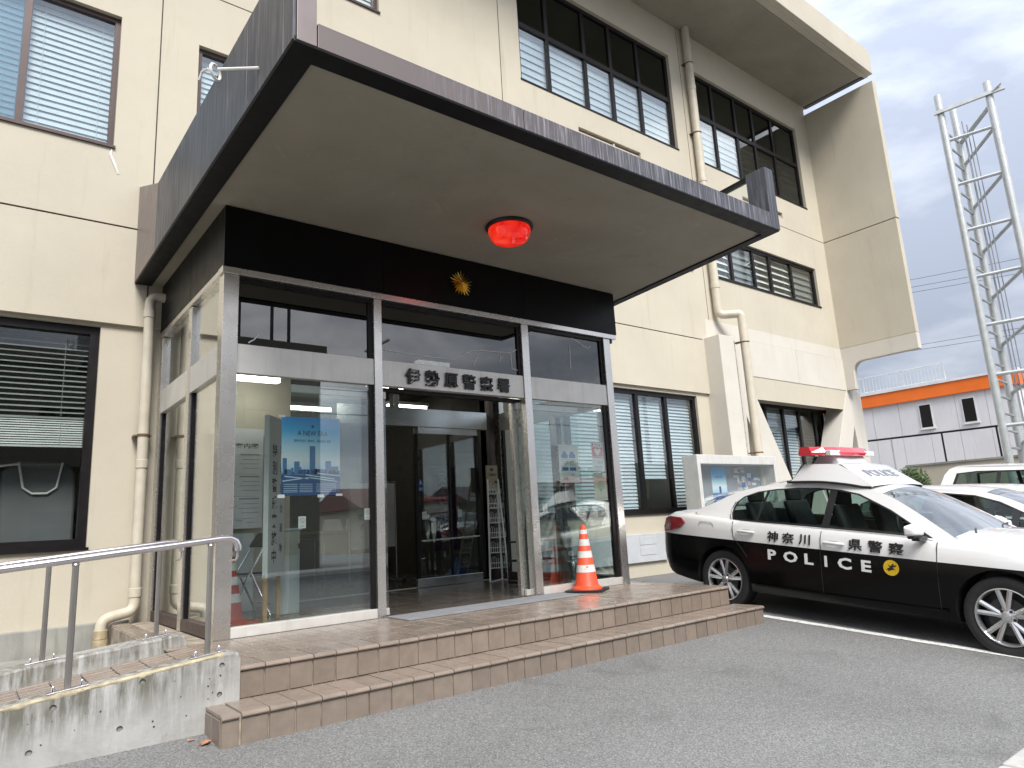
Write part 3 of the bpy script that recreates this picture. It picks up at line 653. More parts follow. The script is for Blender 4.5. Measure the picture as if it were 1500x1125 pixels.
# left parapet: seamed panels whose top rises at the wall end
def ltop(y): return 4.58+(y-CY)*0.012 if y < 7.1 else 4.63+(y-7.1)*0.40
segs = [CY, 3.60, 4.29, 4.745, 5.81, 7.1, W-.002]
for a, b in zip(segs, segs[1:]):
    m_ = MB(); m_.prism([(a+.003, CZ+.004), (b-.003, CZ+.004), (b-.003, ltop(b-.01)), (a+.003, ltop(a+.003))], 0, 1.279, 1.30)
    build(m_, 'side_panel', 'canopy_brown' if a > 7 else 'canopy', can, bevel=0.003)
m_ = MB(); m_.box(1.302, 1.42, CY+.1, W-.01, CZ+.2, 4.55); build(m_, 'parapet_core', 'canopy_brown', can)
m_ = MB(); m_.box(1.302, 1.422, CY-.006, CY+.1, CZ+.004, 4.58); build(m_, 'corner_post', 'canopy_brown', can, bevel=0.003)
# right end: post fin, top rail, glass guard
m_ = MB(); m_.box(6.25, 6.40, CY-.006, CY+.22, CZ+.004, 4.57); build(m_, 'end_fin', 'canopy', can, bevel=0.004)
m_ = MB(); m_.bar((6.37, CY+.1, 4.585), (xr(W)-.06, W, 4.62), 0.08, 0.035); build(m_, 'top_rail', 'lip', can)
m_ = MB(); m_.mesh([(6.37, CY+.22, 4.05), (xr(W)-.06, W, 4.05), (xr(W)-.06, W, 4.58), (6.37, CY+.22, 4.57)], [(0, 1, 2, 3)]); build(m_, 'glass_guard', 'glass_sky', can)
m_ = MB()
for yy in (4.6, 5.6, 6.7): m_.box(xr(yy)-.10, xr(yy)-.06, yy-.02, yy+.02, ft, 4.58)
build(m_, 'guard_post', 'canopy', can)
m_ = MB(); m_.tube([(1.275, 4.02, 4.05), (1.10, 4.30, 4.14)], 0.010, 8); m_.tube([(1.10+.05*math.cos(t)*.8, 4.37+.06*math.cos(t)*.6, 4.16+.05*math.sin(t)) for t in np.linspace(0, 2*math.pi, 17)], 0.010, 7)
m_.tube([(1.06, 4.40, 4.19), (1.04, 4.47, 4.20), (1.03, 4.50, 4.15)], 0.008, 6); build(m_, 'flag_bracket', 'wire_white', can, smooth=True)
lamp = thing('police_lamp', 'round red glass police lamp glowing under the canopy soffit', 'lamp', (3.93, 4.82, CZ))
m_ = MB(); m_.lathe([(.226, .005), (.232, -.008), (.226, -.024), (.208, -.028)], (3.93, 4.82, CZ), 2, 40); build(m_, 'mounting_ring', 'trim_black', lamp, smooth=True)
m_ = MB(); m_.lathe([(.205, -.024), (.208, -.05), (.198, -.085), (.184, -.112), (.176, -.130), (.155, -.146), (.09, -.157), (0.001, -.160)], (3.93, 4.82, CZ), 2, 40, caps=False); build(m_, 'lamp_shade', 'red_lamp', lamp, smooth=True, angle=25)

# ================================================================ STEPS AND PORCH
YL, YU, YV, ZL, ZU = 4.17, 4.505, 5.76, 0.148, 0.335
st = thing('entrance_steps', 'two brown tiled steps and porch in front of the glass entrance', 'steps', (3.8, 4.6, 0))
m_ = MB(); m_.box(1.20, 6.335, YL+.012, W, -0.3, ZL-.012); m_.box(1.385, 6.335, YU+.012, W-.03, ZL-.012, ZU-.012); m_.box(1.225, 1.385, 6.55, W-.03, 0.0, ZU-.012)
build(m_, 'grout_bed', 'grout', st)
def tile_mesh(w_, d_, h_, name, mt):
    m_ = MB(); c = 0.004; a, b = w_/2, d_/2
    v = [(-a, -b, -h_), (a, -b, -h_), (a, b, -h_), (-a, b, -h_), (-a, -b, -c), (a, -b, -c), (a, b, -c), (-a, b, -c), (-a+c, -b+c, 0), (a-c, -b+c, 0), (a-c, b-c, 0), (-a+c, b-c, 0)]
    f = [(0, 1, 5, 4), (1, 2, 6, 5), (2, 3, 7, 6), (3, 0, 4, 7), (4, 5, 9, 8), (5, 6, 10, 9), (6, 7, 11, 10), (7, 4, 8, 11), (8, 9, 10, 11)]
    me = bpy.data.meshes.new(name); me.from_pydata(v, [], f); me.materials.append(M[mt]); return me
def nosing_mesh(w_, d_, name, mt):
    """tread tile with a rounded lip over the riser"""
    prof = [(d_, 0), (0.012, 0.0), (-0.004, -.002), (-0.013, -.009), (-0.016, -.018), (-0.012, -.026), (0.002, -.028), (0.002, -.014), (d_, -.014)]
    a = w_/2; v = [(x, y, z) for x in (-a, a) for y, z in prof]; n = len(prof)
    f = [(i, (i+1) % n, (i+1) % n+n, i+n) for i in range(n)]+[tuple(range(n)), tuple(range(2*n-1, n-1, -1))]
    me = bpy.data.meshes.new(name); me.from_pydata(v, [], f); me.materials.append(M[mt])
    bm = bmesh.new(); bm.from_mesh(me); bmesh.ops.recalc_face_normals(bm, faces=bm.faces[:]); bm.to_mesh(me); bm.free(); return me
PT, GAP = 0.1545, 0.008
def put(me, name, loc, rot=None, parent=st):
    o = link(name, me, parent); o.location = Vector(loc)-rootloc(parent)
    if rot: o.rotation_euler = rot
    return o
jit = lambda s_: random.uniform(-s_, s_)
ris_l = tile_mesh(PT-GAP, ZL-.026+.16, 0.012, 'riser_tile', 'tile_riser'); ris_u = tile_mesh(PT-GAP, ZU-ZL-.03, 0.012, 'riser_tile', 'tile_riser')
nos_l = nosing_mesh(PT-GAP*.7, YU-YL-.004, 'nosing_tile', 'tile'); nos_u = nosing_mesh(PT-GAP*.7, 0.30, 'nosing_tile', 'tile')
flo = tile_mesh(PT-GAP*.6, 0.30, 0.012, 'floor_tile', 'tile')
nl = 33
for i in range(nl+1):
    x = 1.20+PT*(i+.5)-0.055
    if x > 6.335: break
    a_ = put(ris_l, 'riser_tile', (x, YL+jit(.0012), (ZL-.028-.16)/2), (R(90)+jit(.006), 0, jit(.004)))
    b_ = put(nos_l, 'nosing_tile', (x, YL+jit(.001), ZL+jit(.001)), (jit(.003), jit(.003), 0))
    if i == 0:
        for q in (a_, b_): q.scale.x = .62; q.location.x = 1.245-rootloc(st).x
        q.location.x -= .004
for i in range(nl):
    x = 1.385+PT*(i+.5)
    if x+PT*.5 > 6.36: break
    put(ris_u, 'riser_tile', (x, YU+jit(.0012), (ZU+ZL)/2-.014), (R(90)+jit(.006), 0, jit(.004)))
    put(nos_u, 'nosing_tile', (x, YU+jit(.001), ZU+jit(.0008)), (jit(.002), jit(.002), 0))
    for r in range(3):
        put(flo, 'floor_tile', (x, YU+.30+.004+.152+r*.308, ZU+jit(.0006)), (jit(.002), jit(.002), 0))
side = tile_mesh(PT-GAP, ZL-.026+.16, 0.012, 'riser_tile', 'tile_riser')
for k in range(2): put(side, 'riser_tile', (1.193, YL+.02+PT*(k+.5), (ZL-.028-.16)/2), (R(90), 0, R(-90)))
for r in range(9):
    for c in (-0.5,):
        y_ = YV+.1+r*.25
        if y_ < W-.1 and (c > -1 or y_ > 6.6): put(flo, 'floor_tile', (1.385+PT*c, YV+.04+r*.308, ZU), None)
vf = thing('vestibule_floor', 'dark polished tile floor inside the glass entrance', 'floor', (3.9, 6.9, ZU-.02)); vf['kind'] = 'structure'
inn = tile_mesh(.298, .298, .012, 'floor_tile', 'tile_in')
for i in range(16):
    for j in range(8): put(inn, 'floor_tile', (1.62+.15+i*.3, YV+.12+j*.3, ZU-.001+jit(.0005)), (jit(.001), jit(.001), 0), vf)
# doormat
m_ = MB(); m_.box(3.02, 5.05, 5.33, 5.72, ZU+.001, ZU+.013); build(m_, 'doormat', 'mat_grey', None, 'long grey doormat on the porch in front of the open doorway', 'doormat', bevel=.004)

# ================================================================ GLASS VESTIBULE
ve = thing('entrance_vestibule', 'stainless steel and glass entrance box below the black fascia', 'entrance', (3.9, 6.9, ZU))
def steelbox(name, *b, m='steel', p=None, bev=.003): mm_ = MB(); mm_.box(*b); return build(mm_, name, m, p or ve, bevel=bev)
for a, b, y0, y1 in ((1.572, 1.70, YV, YV+.13), (2.96, 3.042, YV, YV+.11), (4.785, 4.885, YV, YV+.11), (6.10, 6.212, YV, YV+.13)):
    steelbox('post', a, b, y0, y1, ZU-.01, 3.285)
for a, b in ((1.702, 2.958), (3.044, 4.783), (4.887, 6.098)):
    steelbox('transom', a, b, YV+.012, YV+.09, 2.44, 2.69, m='steel_band')
for a, b in ((1.702, 2.958), (4.887, 6.098)):
    steelbox('sill', a, b, YV+.006, YV+.10, ZU, .415, m='steel_band')
steelbox('trim', 1.555, 6.31, YV-.022, YV+.10, 3.287, 3.345, m='steel')
steelbox('inner_trim', 1.59, 6.28, YV+.02, YV+.10, 3.245, 3.285, m='frame')
for a, b in ((1.563, 3.048), (3.052, 4.828), (4.832, 6.315)):
    steelbox('fascia_panel', a, b, YV-.03, YV+.02, 3.348, CZ-.001, m='black_panel', bev=.002)
for a, b in ((YV+.022, 6.83), (6.834, W-.001)):
    steelbox('fascia_panel', 1.563, 1.60, a, b, 3.348, CZ-.001, m='black_panel', bev=.002); steelbox('fascia_panel', 6.275, 6.315, a, b, 3.348, CZ-.001, m='black_panel', bev=.002)
# side walls
for sx_, x0, x1 in ((0, 1.572, 1.66), (1, 6.125, 6.212)):
    steelbox('trim', x0-.012 if sx_ == 0 else x0, x1 if sx_ == 0 else x1+.012, YV+.105, W-.01, 3.29, 3.343)
    steelbox('post', x0, x1, 6.78, 6.89, ZU-.01, 3.285); steelbox('post', x0, x1, 8.0, W+.04, ZU-.01, 3.285)
    for a, b in ((YV+.134, 6.778), (6.892, 7.998)):
        steelbox('transom', x0+.006, x1-.006, a, b, 2.44, 2.69, m='steel_band'); steelbox('sill', x0+.004, x1-.004, a, b, ZU, .43, m='frame_brown')
        steelbox('glazing_bar', x0+.02, x1-.02, a, a+.035, .43, 2.44, m='frame'); steelbox('glazing_bar', x0+.02, x1-.02, b-.035, b, .43, 2.44, m='frame')
        xm = (x0+x1)/2
        steelbox('pane', xm-.004, xm+.004, a, b, .43, 2.44, m='glass_door', bev=0); steelbox('pane', xm-.004, xm+.004, a, b, 2.69, 3.285, m='glass_door', bev=0)
for a, b in ((1.702, 2.958), (3.044, 4.783), (4.887, 6.098)):
    steelbox('transom_pane', a, b, YV+.05, YV+.058, 2.69, 3.245, m='glass_transom', bev=0)
    steelbox('glazing_bar', b-.045, b-.002, YV+.03, YV+.08, 2.69, 3.245, m='frame')
for a, b in ((1.702, 2.958), (4.887, 6.098)):
    steelbox('pane', a, b, YV+.045, YV+.053, .415, 2.44, m='glass_door', bev=0)
steelbox('glazing_bar', 2.915, 2.956, YV+.03, YV+.08, .415, 2.44, m='frame'); steelbox('glazing_bar', 6.03, 6.096, YV+.03, YV+.08, .415, 2.44, m='frame')
# sliding leaves, parked open
for a, b, lab in ((2.20, 3.125, 'left glass door leaf slid open'), (4.735, 5.66, 'right glass door leaf slid open')):
    d = steelbox('sliding_door', a, b, YV+.115, YV+.125, .40, 2.40, m='glass_door', bev=0); d['label'] = lab
    steelbox('bottom_rail', a, b, YV+.10, YV+.14, ZU+.004, .40, m='steel_band', p=d); steelbox('top_rail', a, b, YV+.10, YV+.14, 2.33, 2.40, m='steel_band', p=d)
steelbox('door_header', 3.044, 4.783, YV+.10, YV+.17, 2.402, 2.44, m='frame')
steelbox('jamb', 4.70, 4.783, YV+.145, YV+.20, ZU, 2.4, m='steel')
steelbox('ceiling', 1.61, 6.27, YV+.10, W, 3.30, 3.33, m='room', bev=0)
# facade side inside the vestibule: header, jambs, inner sliding door
steelbox('inner_header', 3.6, 5.93, W-.05, W+.12, 2.45, 2.70, m='steel_hdr'); steelbox('inner_header_rail', 4.78, 5.76, W-.03, W+.1, 2.36, 2.447, m='steel_hdr')
d = steelbox('inner_door', 4.79, 5.74, W+.02, W+.03, .45, 2.36, m='glass_door', bev=0)
steelbox('bottom_rail', 4.74, 5.78, W+.0, W+.05, ZU+.003, .45, m='steel_hdr', p=d); steelbox('stile', 4.74, 4.79, W+.0, W+.05, .45, 2.36, m='frame', p=d); steelbox('stile', 5.74, 5.79, W+.0, W+.05, .45, 2.36, m='frame', p=d)
steelbox('stile', 5.28, 5.31, W+.005, W+.045, .45, 2.36, m='frame', p=d)
mm_ = MB(); mm_.bar((4.80, W-.02, .93), (5.74, W-.02, .95), .012, .02); build(mm_, 'push_bar', 'steel', d)
steelbox('jamb', 5.98, 6.05, W-.06, W+.2, ZU, 3.1, m='frame_brown'); steelbox('jamb', 4.42, 4.50, W-.03, W+.1, 2.70, 3.05, m='steel')
for pts_ in ([(3.089, 2.804), (3.367, 2.787), (3.75, 2.786), (3.867, 2.784), (4.0, 2.85), (4.114, 2.907), (4.249, 2.93), (4.45, 2.938), (4.622, 2.942), (4.691, 2.965), (4.772, 3.014)], [(4.65, 2.937), (4.655, 2.85), (4.658, 2.766), (4.753, 2.752)], [(4.133, 2.753), (4.191, 2.856)], [(5.557, 3.147), (5.55, 2.853)], [(5.61, 3.239), (5.75, 3.18), (5.851, 3.139), (5.925, 3.174)], [(1.802, 2.716), (1.85, 2.75), (1.887, 2.799)], [(4.481, 2.811), (4.514, 2.899)]):
    mm_ = MB(); mm_.tube([(a, YV+.048, b) for a, b in pts_], .006, 5); build(mm_, 'crack_filler', 'paper', ve)
# raised characters on the transom
for ch, x in zip('伊勢原警察署', np.linspace(3.37, 4.49, 6)):
    mm_ = MB(); text(mm_, ch, 0.160, (x, YV-.001, 2.553), extrude=.012, bold=.0045); build(mm_, 'sign_letter', 'letter', ve)
# gold sunburst emblem: five tiers of folded rays round a centre boss
mm_ = MB(); ec = Vector((3.955, YV-.055, 3.60)); nr = 20
for i in range(nr):
    a0, a1, a2 = [2*math.pi*(i+t)/nr+math.pi/2 for t in (-.5, 0, .5)]
    big = .150 if i % 4 == 0 else (.136 if i % 4 in (1, 3) else .126)
    P = lambda a, r, d: ec+Vector((math.cos(a)*r, d, math.sin(a)*r))
    c0 = ec+Vector((0, -.028, 0)); tip = P(a1, big, -.004); l = P(a0, big*.86, .02); r_ = P(a2, big*.86, .02); l = P(a0, big*.55, .006); r_ = P(a2, big*.55, .006)
    mm_.poly([c0, l, tip]); mm_.poly([c0, tip, r_]); mm_.poly([l, P(a0, big*.5, .03), P(a2, big*.5, .03), r_, tip])
mm_.lathe([(.001, -.045), (.014, -.04), (.020, -.028), (.020, 0)], ec, 1, 14)
build(mm_, 'emblem', 'gold', ve, recalc=False)

# ================================================================ RAMP AND HANDRAILS
kt = lambda x: .435+.10*(x-1.37)
def kerbwall(y0, y1, top, label):
    m_ = MB(); nx = 60; rows = []
    xs_ = list(np.linspace(-6, 1.30, nx))+[1.345, 1.375, 1.385]
    for x in xs_:
        t = top(x)-(0 if x < 1.31 else (.006 if x < 1.35 else (.02 if x < 1.38 else .045)))
        c = .012
        rows.append([(x, y0, -.35), (x, y0, t-c-random.uniform(0, .006)), (x, y0+c, t), (x, y1-c, t), (x, y1, t-c), (x, y1, -.35)])
    m_.grid(rows); m_.poly(rows[-1]); m_.poly(rows[0])
    return build(m_, 'ramp_wall', 'concrete', None, label, 'wall', 'concrete kerb walls of the ramp')
rw = kerbwall(4.48, 4.63, kt, 'stained front concrete wall of the ramp beside the steps')
def cut_holes(o, holes, y, r, d):
    c_ = MB()
    for x, z in holes: c_.lathe([(r*.95, d), (r, -.05)], (x, y, z), 1, 20)
    off = rootloc(o); cm = bpy.data.meshes.new('c'); cm.from_pydata([tuple(Vector(p)-off) for p in c_.v], [], c_.f)
    bm = bmesh.new(); bm.from_mesh(cm); bmesh.ops.recalc_face_normals(bm, faces=bm.faces[:]); bm.to_mesh(cm); bm.free()
    co = bpy.data.objects.new('c', cm); COL.objects.link(co); co.location = off
    md = o.modifiers.new('b', 'BOOLEAN'); md.object = co; md.operation = 'DIFFERENCE'; md.solver = 'EXACT'; bpy.context.view_layer.update()
    me = bpy.data.meshes.new_from_object(o.evaluated_get(bpy.context.evaluated_depsgraph_get())); o.modifiers.clear(); o.data = me; bpy.data.objects.remove(co)
HOLES = ((1.28, .36), (1.27, .20), (.86, .34), (.76, .12), (.45, .285), (.36, .09), (-.2, .2), (-.7, .1))
cut_holes(rw, HOLES, 4.48, .0165, .013)
rnd_ = random.Random(21)
def crust(x, sc, ph): return .5+.5*math.sin(x*sc+ph)*math.sin(x*sc*.37+ph*2)
m_ = MB(); rows_ = []
for x in np.arange(-5.9, 1.30, .008):
    a = crust(x, 23, 0); b = crust(x, 41, 1.3)*rnd_.uniform(.5, 1); k_ = kt(x)
    rows_.append([(x, 4.4795, k_-.012-.014*a*b-rnd_.uniform(0, .004)), (x, 4.4782-.0015*b, k_-.008), (x, 4.4835, k_+.0012+.003*b), (x, 4.498+.02*a, k_+.0016+.002*a), (x, 4.503+.035*a*b+rnd_.uniform(0, .006), k_-.001)])
m_.grid(rows_); build(m_, 'lichen_edge', 'moss_top', rw, kind='stuff', smooth=True)
# form tie holes cast in the concrete: shallow rings with recessed discs
for x, z in HOLES:
    m_ = MB(); m_.lathe([(.0155, .0128), (.010, .0112), (.0005, .0108)], (x, 4.48, z), 1, 18, caps=False); build(m_, 'tie_plug', 'concrete_plain', rw, smooth=True)
m_ = MB()
for i in range(26):
    x, z = random.uniform(-.2, 1.3), random.uniform(.08, .36); r_ = random.uniform(.0025, .006); m_.lathe([(r_, -.0008), (r_*.7, -.0004), (.0005, 0)], (x, 4.4798, z), 1, 8, caps=False)
build(m_, 'pit_mark', 'print_dark', rw, kind='stuff')
kerbwall(5.75, 5.98, lambda x: .425+.09*(x-1.37), 'low inner concrete kerb wall between the ramp and the building')
rs = thing('ramp', 'sloping ramp surface of long brown tiles between the two kerb walls', 'ramp', (0, 5.2, 0)); rs['kind'] = 'structure'
m_ = MB(); m_.prism([(-6, -.35), (1.38, -.35), (1.38, .318), (-6, .318-.738)], 1, 4.625, 5.755); build(m_, 'ramp_bed', 'concrete_plain', rs)
rt_ = tile_mesh(.165, .325, .012, 'ramp_tile', 'tile')
rt2 = tile_mesh(.165, .012, .004, 'tile_rib', 'tile')
for i in range(26):
    x = 1.30-i*.172
    for j in range(3):
        o = put(rt_, 'ramp_tile', (x, 4.80+.19*(i % 2)*0+j*.335, .333+.098*(x-1.36)), (0, -math.atan(.098), 0), rs)
        if i < 12:
            for k in (-.1, 0, .1): q = link('tile_rib', rt2, o); q.location = (0, k, .004)
m_ = MB(); m_.box(-6, .95, 5.98, W-.01, -.3, .115); build(m_, 'drain_strip', 'concrete_plain', rs)

def handrail(y, ys_, x_end, drop, label, px, pbz):
    root = thing('handrail', label, 'handrail', (px[0], y, pbz(px[0])), 'stainless handrails along the ramp')
    rz = lambda x: 1.085+.088*(x-1.215)
    m_ = MB(); pts = [(-5, y, rz(-5)), (0, y, rz(0)), (x_end-.10, y, rz(x_end-.10)), (x_end-.04, y, rz(x_end-.04)-.004), (x_end-.005, y, rz(x_end)-.026), (x_end+.01, y, rz(x_end)-.075)]
    if drop: pts = pts[:-1]+[(x_end+.01, y, rz(x_end)-.06), (x_end+.01, y, rz(x_end)-.085)]
    m_.tube(pts, .0205, 16); build(m_, 'rail', 'rail', root, smooth=True, angle=60)
    m_ = MB(); xe = x_end+.01; ze = rz(x_end)-.075
    m_.tube([(xe-.002, y, ze), (xe-.004, y, ze-.05), (xe-.015, y, ze-.066), (xe-.05, y, ze-.07)], .007, 8); build(m_, 'end_hook', 'rail', root, smooth=True)
    for x in px:
        m_ = MB(); m_.tube([(x, y, pbz(x)+.004), (x, y, rz(x)-.008)], .0165, 14); m_.lathe([(.0165, 0), (.02, .004), (.0165, .012)], (x, y, rz(x)-.035), 2, 14); build(m_, 'post', 'steel_post', root, smooth=True)
        m_ = MB(); s_ = .095*.1; m_.mesh([(x+a*.095, y+b*.032, pbz(x)+a*s_+c) for a in (-1, 1) for b in (-1, 1) for c in (.001, .009)], [(0, 1, 3, 2), (4, 6, 7, 5), (0, 4, 5, 1), (2, 3, 7, 6), (0, 2, 6, 4), (1, 5, 7, 3)])
        bp = build(m_, 'base_plate', 'rail', root, bevel=.002)
        for a in (-.065, .065):
            m_ = MB(); m_.lathe([(.011, .009), (.011, .014), (.008, .02), (.0085, .03), (.004, .037), (.0005, .038)], (x+a, y, pbz(x)+a*.1), 2, 10, caps=False); build(m_, 'bolt', 'chrome', bp, smooth=True)
handrail(4.555, 0, 1.37, True, 'nearer stainless handrail on the stained front ramp wall', [1.215, .515, -.2, -.95, -1.7], kt)
handrail(5.865, 0, 1.345, False, 'farther stainless handrail on the inner kerb near the building', [1.20, .505, -.2, -.95, -1.7], lambda x: .425+.09*(x-1.37))
# fallen leaf
m_ = MB(); c = Vector((1.15, 4.30, gz(4.3)+.006)); pts = []
for i in range(14):
    t = 2*math.pi*i/14; r_ = .032*(1 if i % 2 else .62)*(1.3 if i in (3, 5) else 1); pts.append(c+Vector((math.cos(t)*r_*1.25, math.sin(t)*r_, .012*abs(math.sin(t*1.5)))))
for i in range(14): m_.poly([c+Vector((0, 0, .004)), pts[i], pts[(i+1) % 14]])
m_.tube([c, c+Vector((-.05, -.02, .006))], .0015, 5)
build(m_, 'fallen_leaf', 'dry_leaf', None, 'curled brown dead leaf on the asphalt at the step corner', 'leaf', recalc=False)
m_ = MB(); c = Vector((1.10, 4.40, gz(4.4)+.005)); m_.poly([c+Vector((-.025, 0, 0)), c+Vector((0, -.01, .004)), c+Vector((.03, .004, .002)), c+Vector((0, .012, .006))]); build(m_, 'fallen_leaf', 'dry_leaf', None, 'small pinkish leaf scrap against the foot of the ramp wall', 'leaf')

# ================================================================ CONES
def cone(loc, label, mt, band, rot=0, sq=True):
    root = thing('traffic_cone', label, 'traffic cone', loc, 'traffic cones by the entrance', (0, 0, rot))
    r = lambda z: .128-(z-.045)*.152
    m_ = MB(); m_.prism([(-.205, -.17), (-.17, -.205), (.17, -.205), (.205, -.17), (.205, .17), (.17, .205), (-.17, .205), (-.205, .17)], 2, 0, .022); build(m_, 'base', 'trim_black' if sq else mt, root, local=True, bevel=.004)
    m_ = MB(); m_.lathe([(.165, .023), (.16, .04), (.136, .052), (r(.07), .07), (r(.66), .66), (.022, .69), (.012, .70), (.001, .702)], (0, 0, 0), 2, 32, caps=False); build(m_, 'body', mt, root, local=True, smooth=True, angle=35)
    for i, (a, b_) in enumerate(((.20, .275), (.35, .42), (.475, .545), (.60, .645))):
        m_ = MB(); m_.lathe([(r(a)+.002, a), (r(b_)+.002, b_)], (0, 0, 0), 2, 32, caps=False); build(m_, 'band', 'band_worn' if (i == 0 and band) else 'band', root, local=True, smooth=True)
    return root
cone((5.36, 5.60, ZU+.001), 'orange traffic cone with a scuffed white band on the porch outside the glass', 'cone', True, .55)
cone((1.93, 6.62, ZU+.001), 'faded red traffic cone inside the glass behind the left steel post', 'cone_old', False, .2, False)

# ================================================================ INSIDE THE ENTRANCE
def flat(name, x0, x1, z0, z1, y, mats, label, cat, draw=None, group=None, th=.0012, parent=None):
    m_ = MB(); m_.box(x0, x1, y, y+th, z0, z1)
    if draw: draw(m_, y-.0008)
    return build(m_, name, mats, parent, label, cat, group)
GY = YV+.0545                                 # just behind the fixed panes
def dposter(m_, y):
    m_.cur = 1; X = lambda u: 2.10+u*.53; Z = lambda v: 1.42+v*.68
    text(m_, 'A NEW ERA', .060, (X(.52), y, Z(.795)), bold=.0008, sx=.86)
    text(m_, '警視庁採用・警察官・事務職員 募集', .026, (X(.52), y, Z(.695)), sx=.80)
    st_ = [(X(.52)+math.cos(a)*r, Z(.885)+math.sin(a)*r) for i in range(10) for a, r in [(math.pi/2+i*math.pi/5, .021 if i % 2 == 0 else .009)]]
    m_.poly([(a, y, b) for a, b in st_]); m_.cur = 3
    for a, b, h in ((.02, .09, .47), (.21, .30, .43), (.47, .565, .63), (.74, .84, .44), (.84, .97, .37), (.05, .16, .33), (.32, .46, .33), (.58, .72, .335), (.16, .2, .35), (.30, .33, .36)):
        m_.box(X(a), X(b), y, y+.0005, Z(.27), Z(h))
    m_.cur = 1
    for i in range(26): a = random.uniform(0, .95); m_.box(X(a), X(a+random.uniform(.02, .06)), y-.0003, y, Z(.27), Z(random.uniform(.29, .34)))
    m_.cur = 2
    for a, b, c_, d in ((.05, .45, .25, .215), (.45, .95, .235, .18), (.40, .9, .27, .21), (.02, .5, .19, .235), (.6, 1.0, .29, .25)):
        m_.poly([(X(a), y-.0004, Z(c_)), (X(b), y-.0004, Z(d)), (X(b), y-.0004, Z(d)-.006), (X(a), y-.0004, Z(c_)-.010)])
    for v in (.045, .065, .09, .115, .14):
        for a, b in ((.04, .27), (.30, .52), (.58, .93)): m_.box(X(a), X(b), y-.0003, y, Z(v), Z(v)+.004)
M['poster_blue'] = mat('poster_dark_ink', (0.012, 0.06, 0.20), 0.5); M['poster_mid'] = mat('poster_mid_ink', (0.06, 0.20, 0.42), 0.5); M['poster_pale'] = mat('poster_pale_ink', (0.55, 0.70, 0.82), 0.5)
po = flat('poster', 2.10, 2.63, 1.42, 2.10, GY, ['poster', 'poster_blue', 'poster_pale', 'poster_mid'], 'blue city skyline poster reading A NEW ERA taped inside the left pane', 'poster', dposter)
m_ = MB()
for x, z, a in ((2.10, 2.10, 1), (2.62, 1.42, 1), (2.10, 1.42, -1), (2.45, 1.415, 0)): m_.box(x-.03, x+.03, GY-.002, GY-.0012, z-.012+a*.004, z+.012)
build(m_, 'tape', 'paper', po)
def dsmoke(x, z, w_):
    def d(m_, y):
        m_.cur = 1
        n = 20
        for i in range(n):
            a, b = 2*math.pi*i/n, 2*math.pi*(i+1)/n; R1, R2 = .022, .017
            m_.poly([(x+math.cos(t)*r, y, z+.014+math.sin(t)*r) for t, r in ((a, R1), (b, R1), (b, R2), (a, R2))])
        m_.poly([(x-.015, y, z+.030), (x-.011, y, z+.033), (x+.015, y, z-.002), (x+.011, y, z-.005)])
        for k in range(2): m_.box(x-.02, x+.02, y, y+.0004, z-.03-k*.009, z-.026-k*.009)
    return d
for x, z, y, lab in ((2.285, 1.195, GY, 'small no smoking notice on the left pane below the poster'), (2.895, 1.245, GY, 'small no smoking notice on the left pane beside the middle post'), (5.02, 1.235, GY, 'small no smoking notice low on the right pane near the doorway'), (4.87, 1.26, W+.012, 'small no smoking notice on the inner door, nearer its left stile'), (5.44, 1.27, W+.012, 'small no smoking notice on the inner door, nearer its right stile')):
    flat('notice', x-.033, x+.033, z-.05, z+.05, y, ['paper', 'print_grey'], lab, 'notice', dsmoke(x, z, .06), 'no smoking notices on the glass')
def dtri(x, z):
    def d(m_, y):
        m_.cur = 1; m_.poly([(x-.05, y, z), (x+.05, y, z), (x, y, z+.095)]); m_.box(x-.045, x+.045, y, y+.0004, z-.075, z-.02)
        m_.cur = 0; m_.poly([(x-.010, y-.0004, z+.02), (x+.010, y-.0004, z+.02), (x+.004, y-.0004, z+.06), (x-.004, y-.0004, z+.06)]); text(m_, '自動ドア', .026, (x, y-.0006, z-.047))
    return d
for x, y, lab in ((4.82, W+.008, 'blue triangle automatic door sticker on the inner glass door'), (4.86, YV+.108, 'blue triangle automatic door sticker on the open right door leaf')):
    z = 1.66; m_ = MB(); dtri(x, z)(m_, y); build(m_, 'door_sticker', ['paper', 'paper_blue'], None, lab, 'sticker', 'automatic door stickers')
def daed(m_, y):
    m_.cur = 1; m_.box(5.805, 5.985, y, y+.0005, 1.815, 1.972); m_.cur = 0
    text(m_, 'AED', .068, (5.895, y-.0006, 1.948), bold=.003, sx=1.15)
    hp = [(.0, -.055), (.06, .01), (.062, .035), (.04, .05), (.015, .045), (0, .028), (-.015, .045), (-.04, .05), (-.062, .035), (-.06, .01)]
    m_.poly([(5.895+a*.85, y-.0005, 1.868+b*.85) for a, b in hp]); m_.cur = 2; text(m_, '自動体外式除細動器', .018, (5.895, y-.0004, 1.803))
flat('aed_sign', 5.80, 5.99, 1.79, 1.98, GY, ['paper', 'paper_red', 'print_dark'], 'red AED heart sign at the top of the right pane', 'sign', daed)
def daed2(m_, y):
    m_.cur = 1; text(m_, 'AED', .05, (5.93, y, 1.745)); text(m_, '設置場所', .036, (5.90, y, 1.69)); text(m_, '１階 受付', .022, (5.89, y, 1.655))
flat('notice', 5.80, 6.0, 1.64, 1.785, GY, ['paper', 'print_grey'], 'white sheet reading AED below the red heart sign', 'notice', daed2)
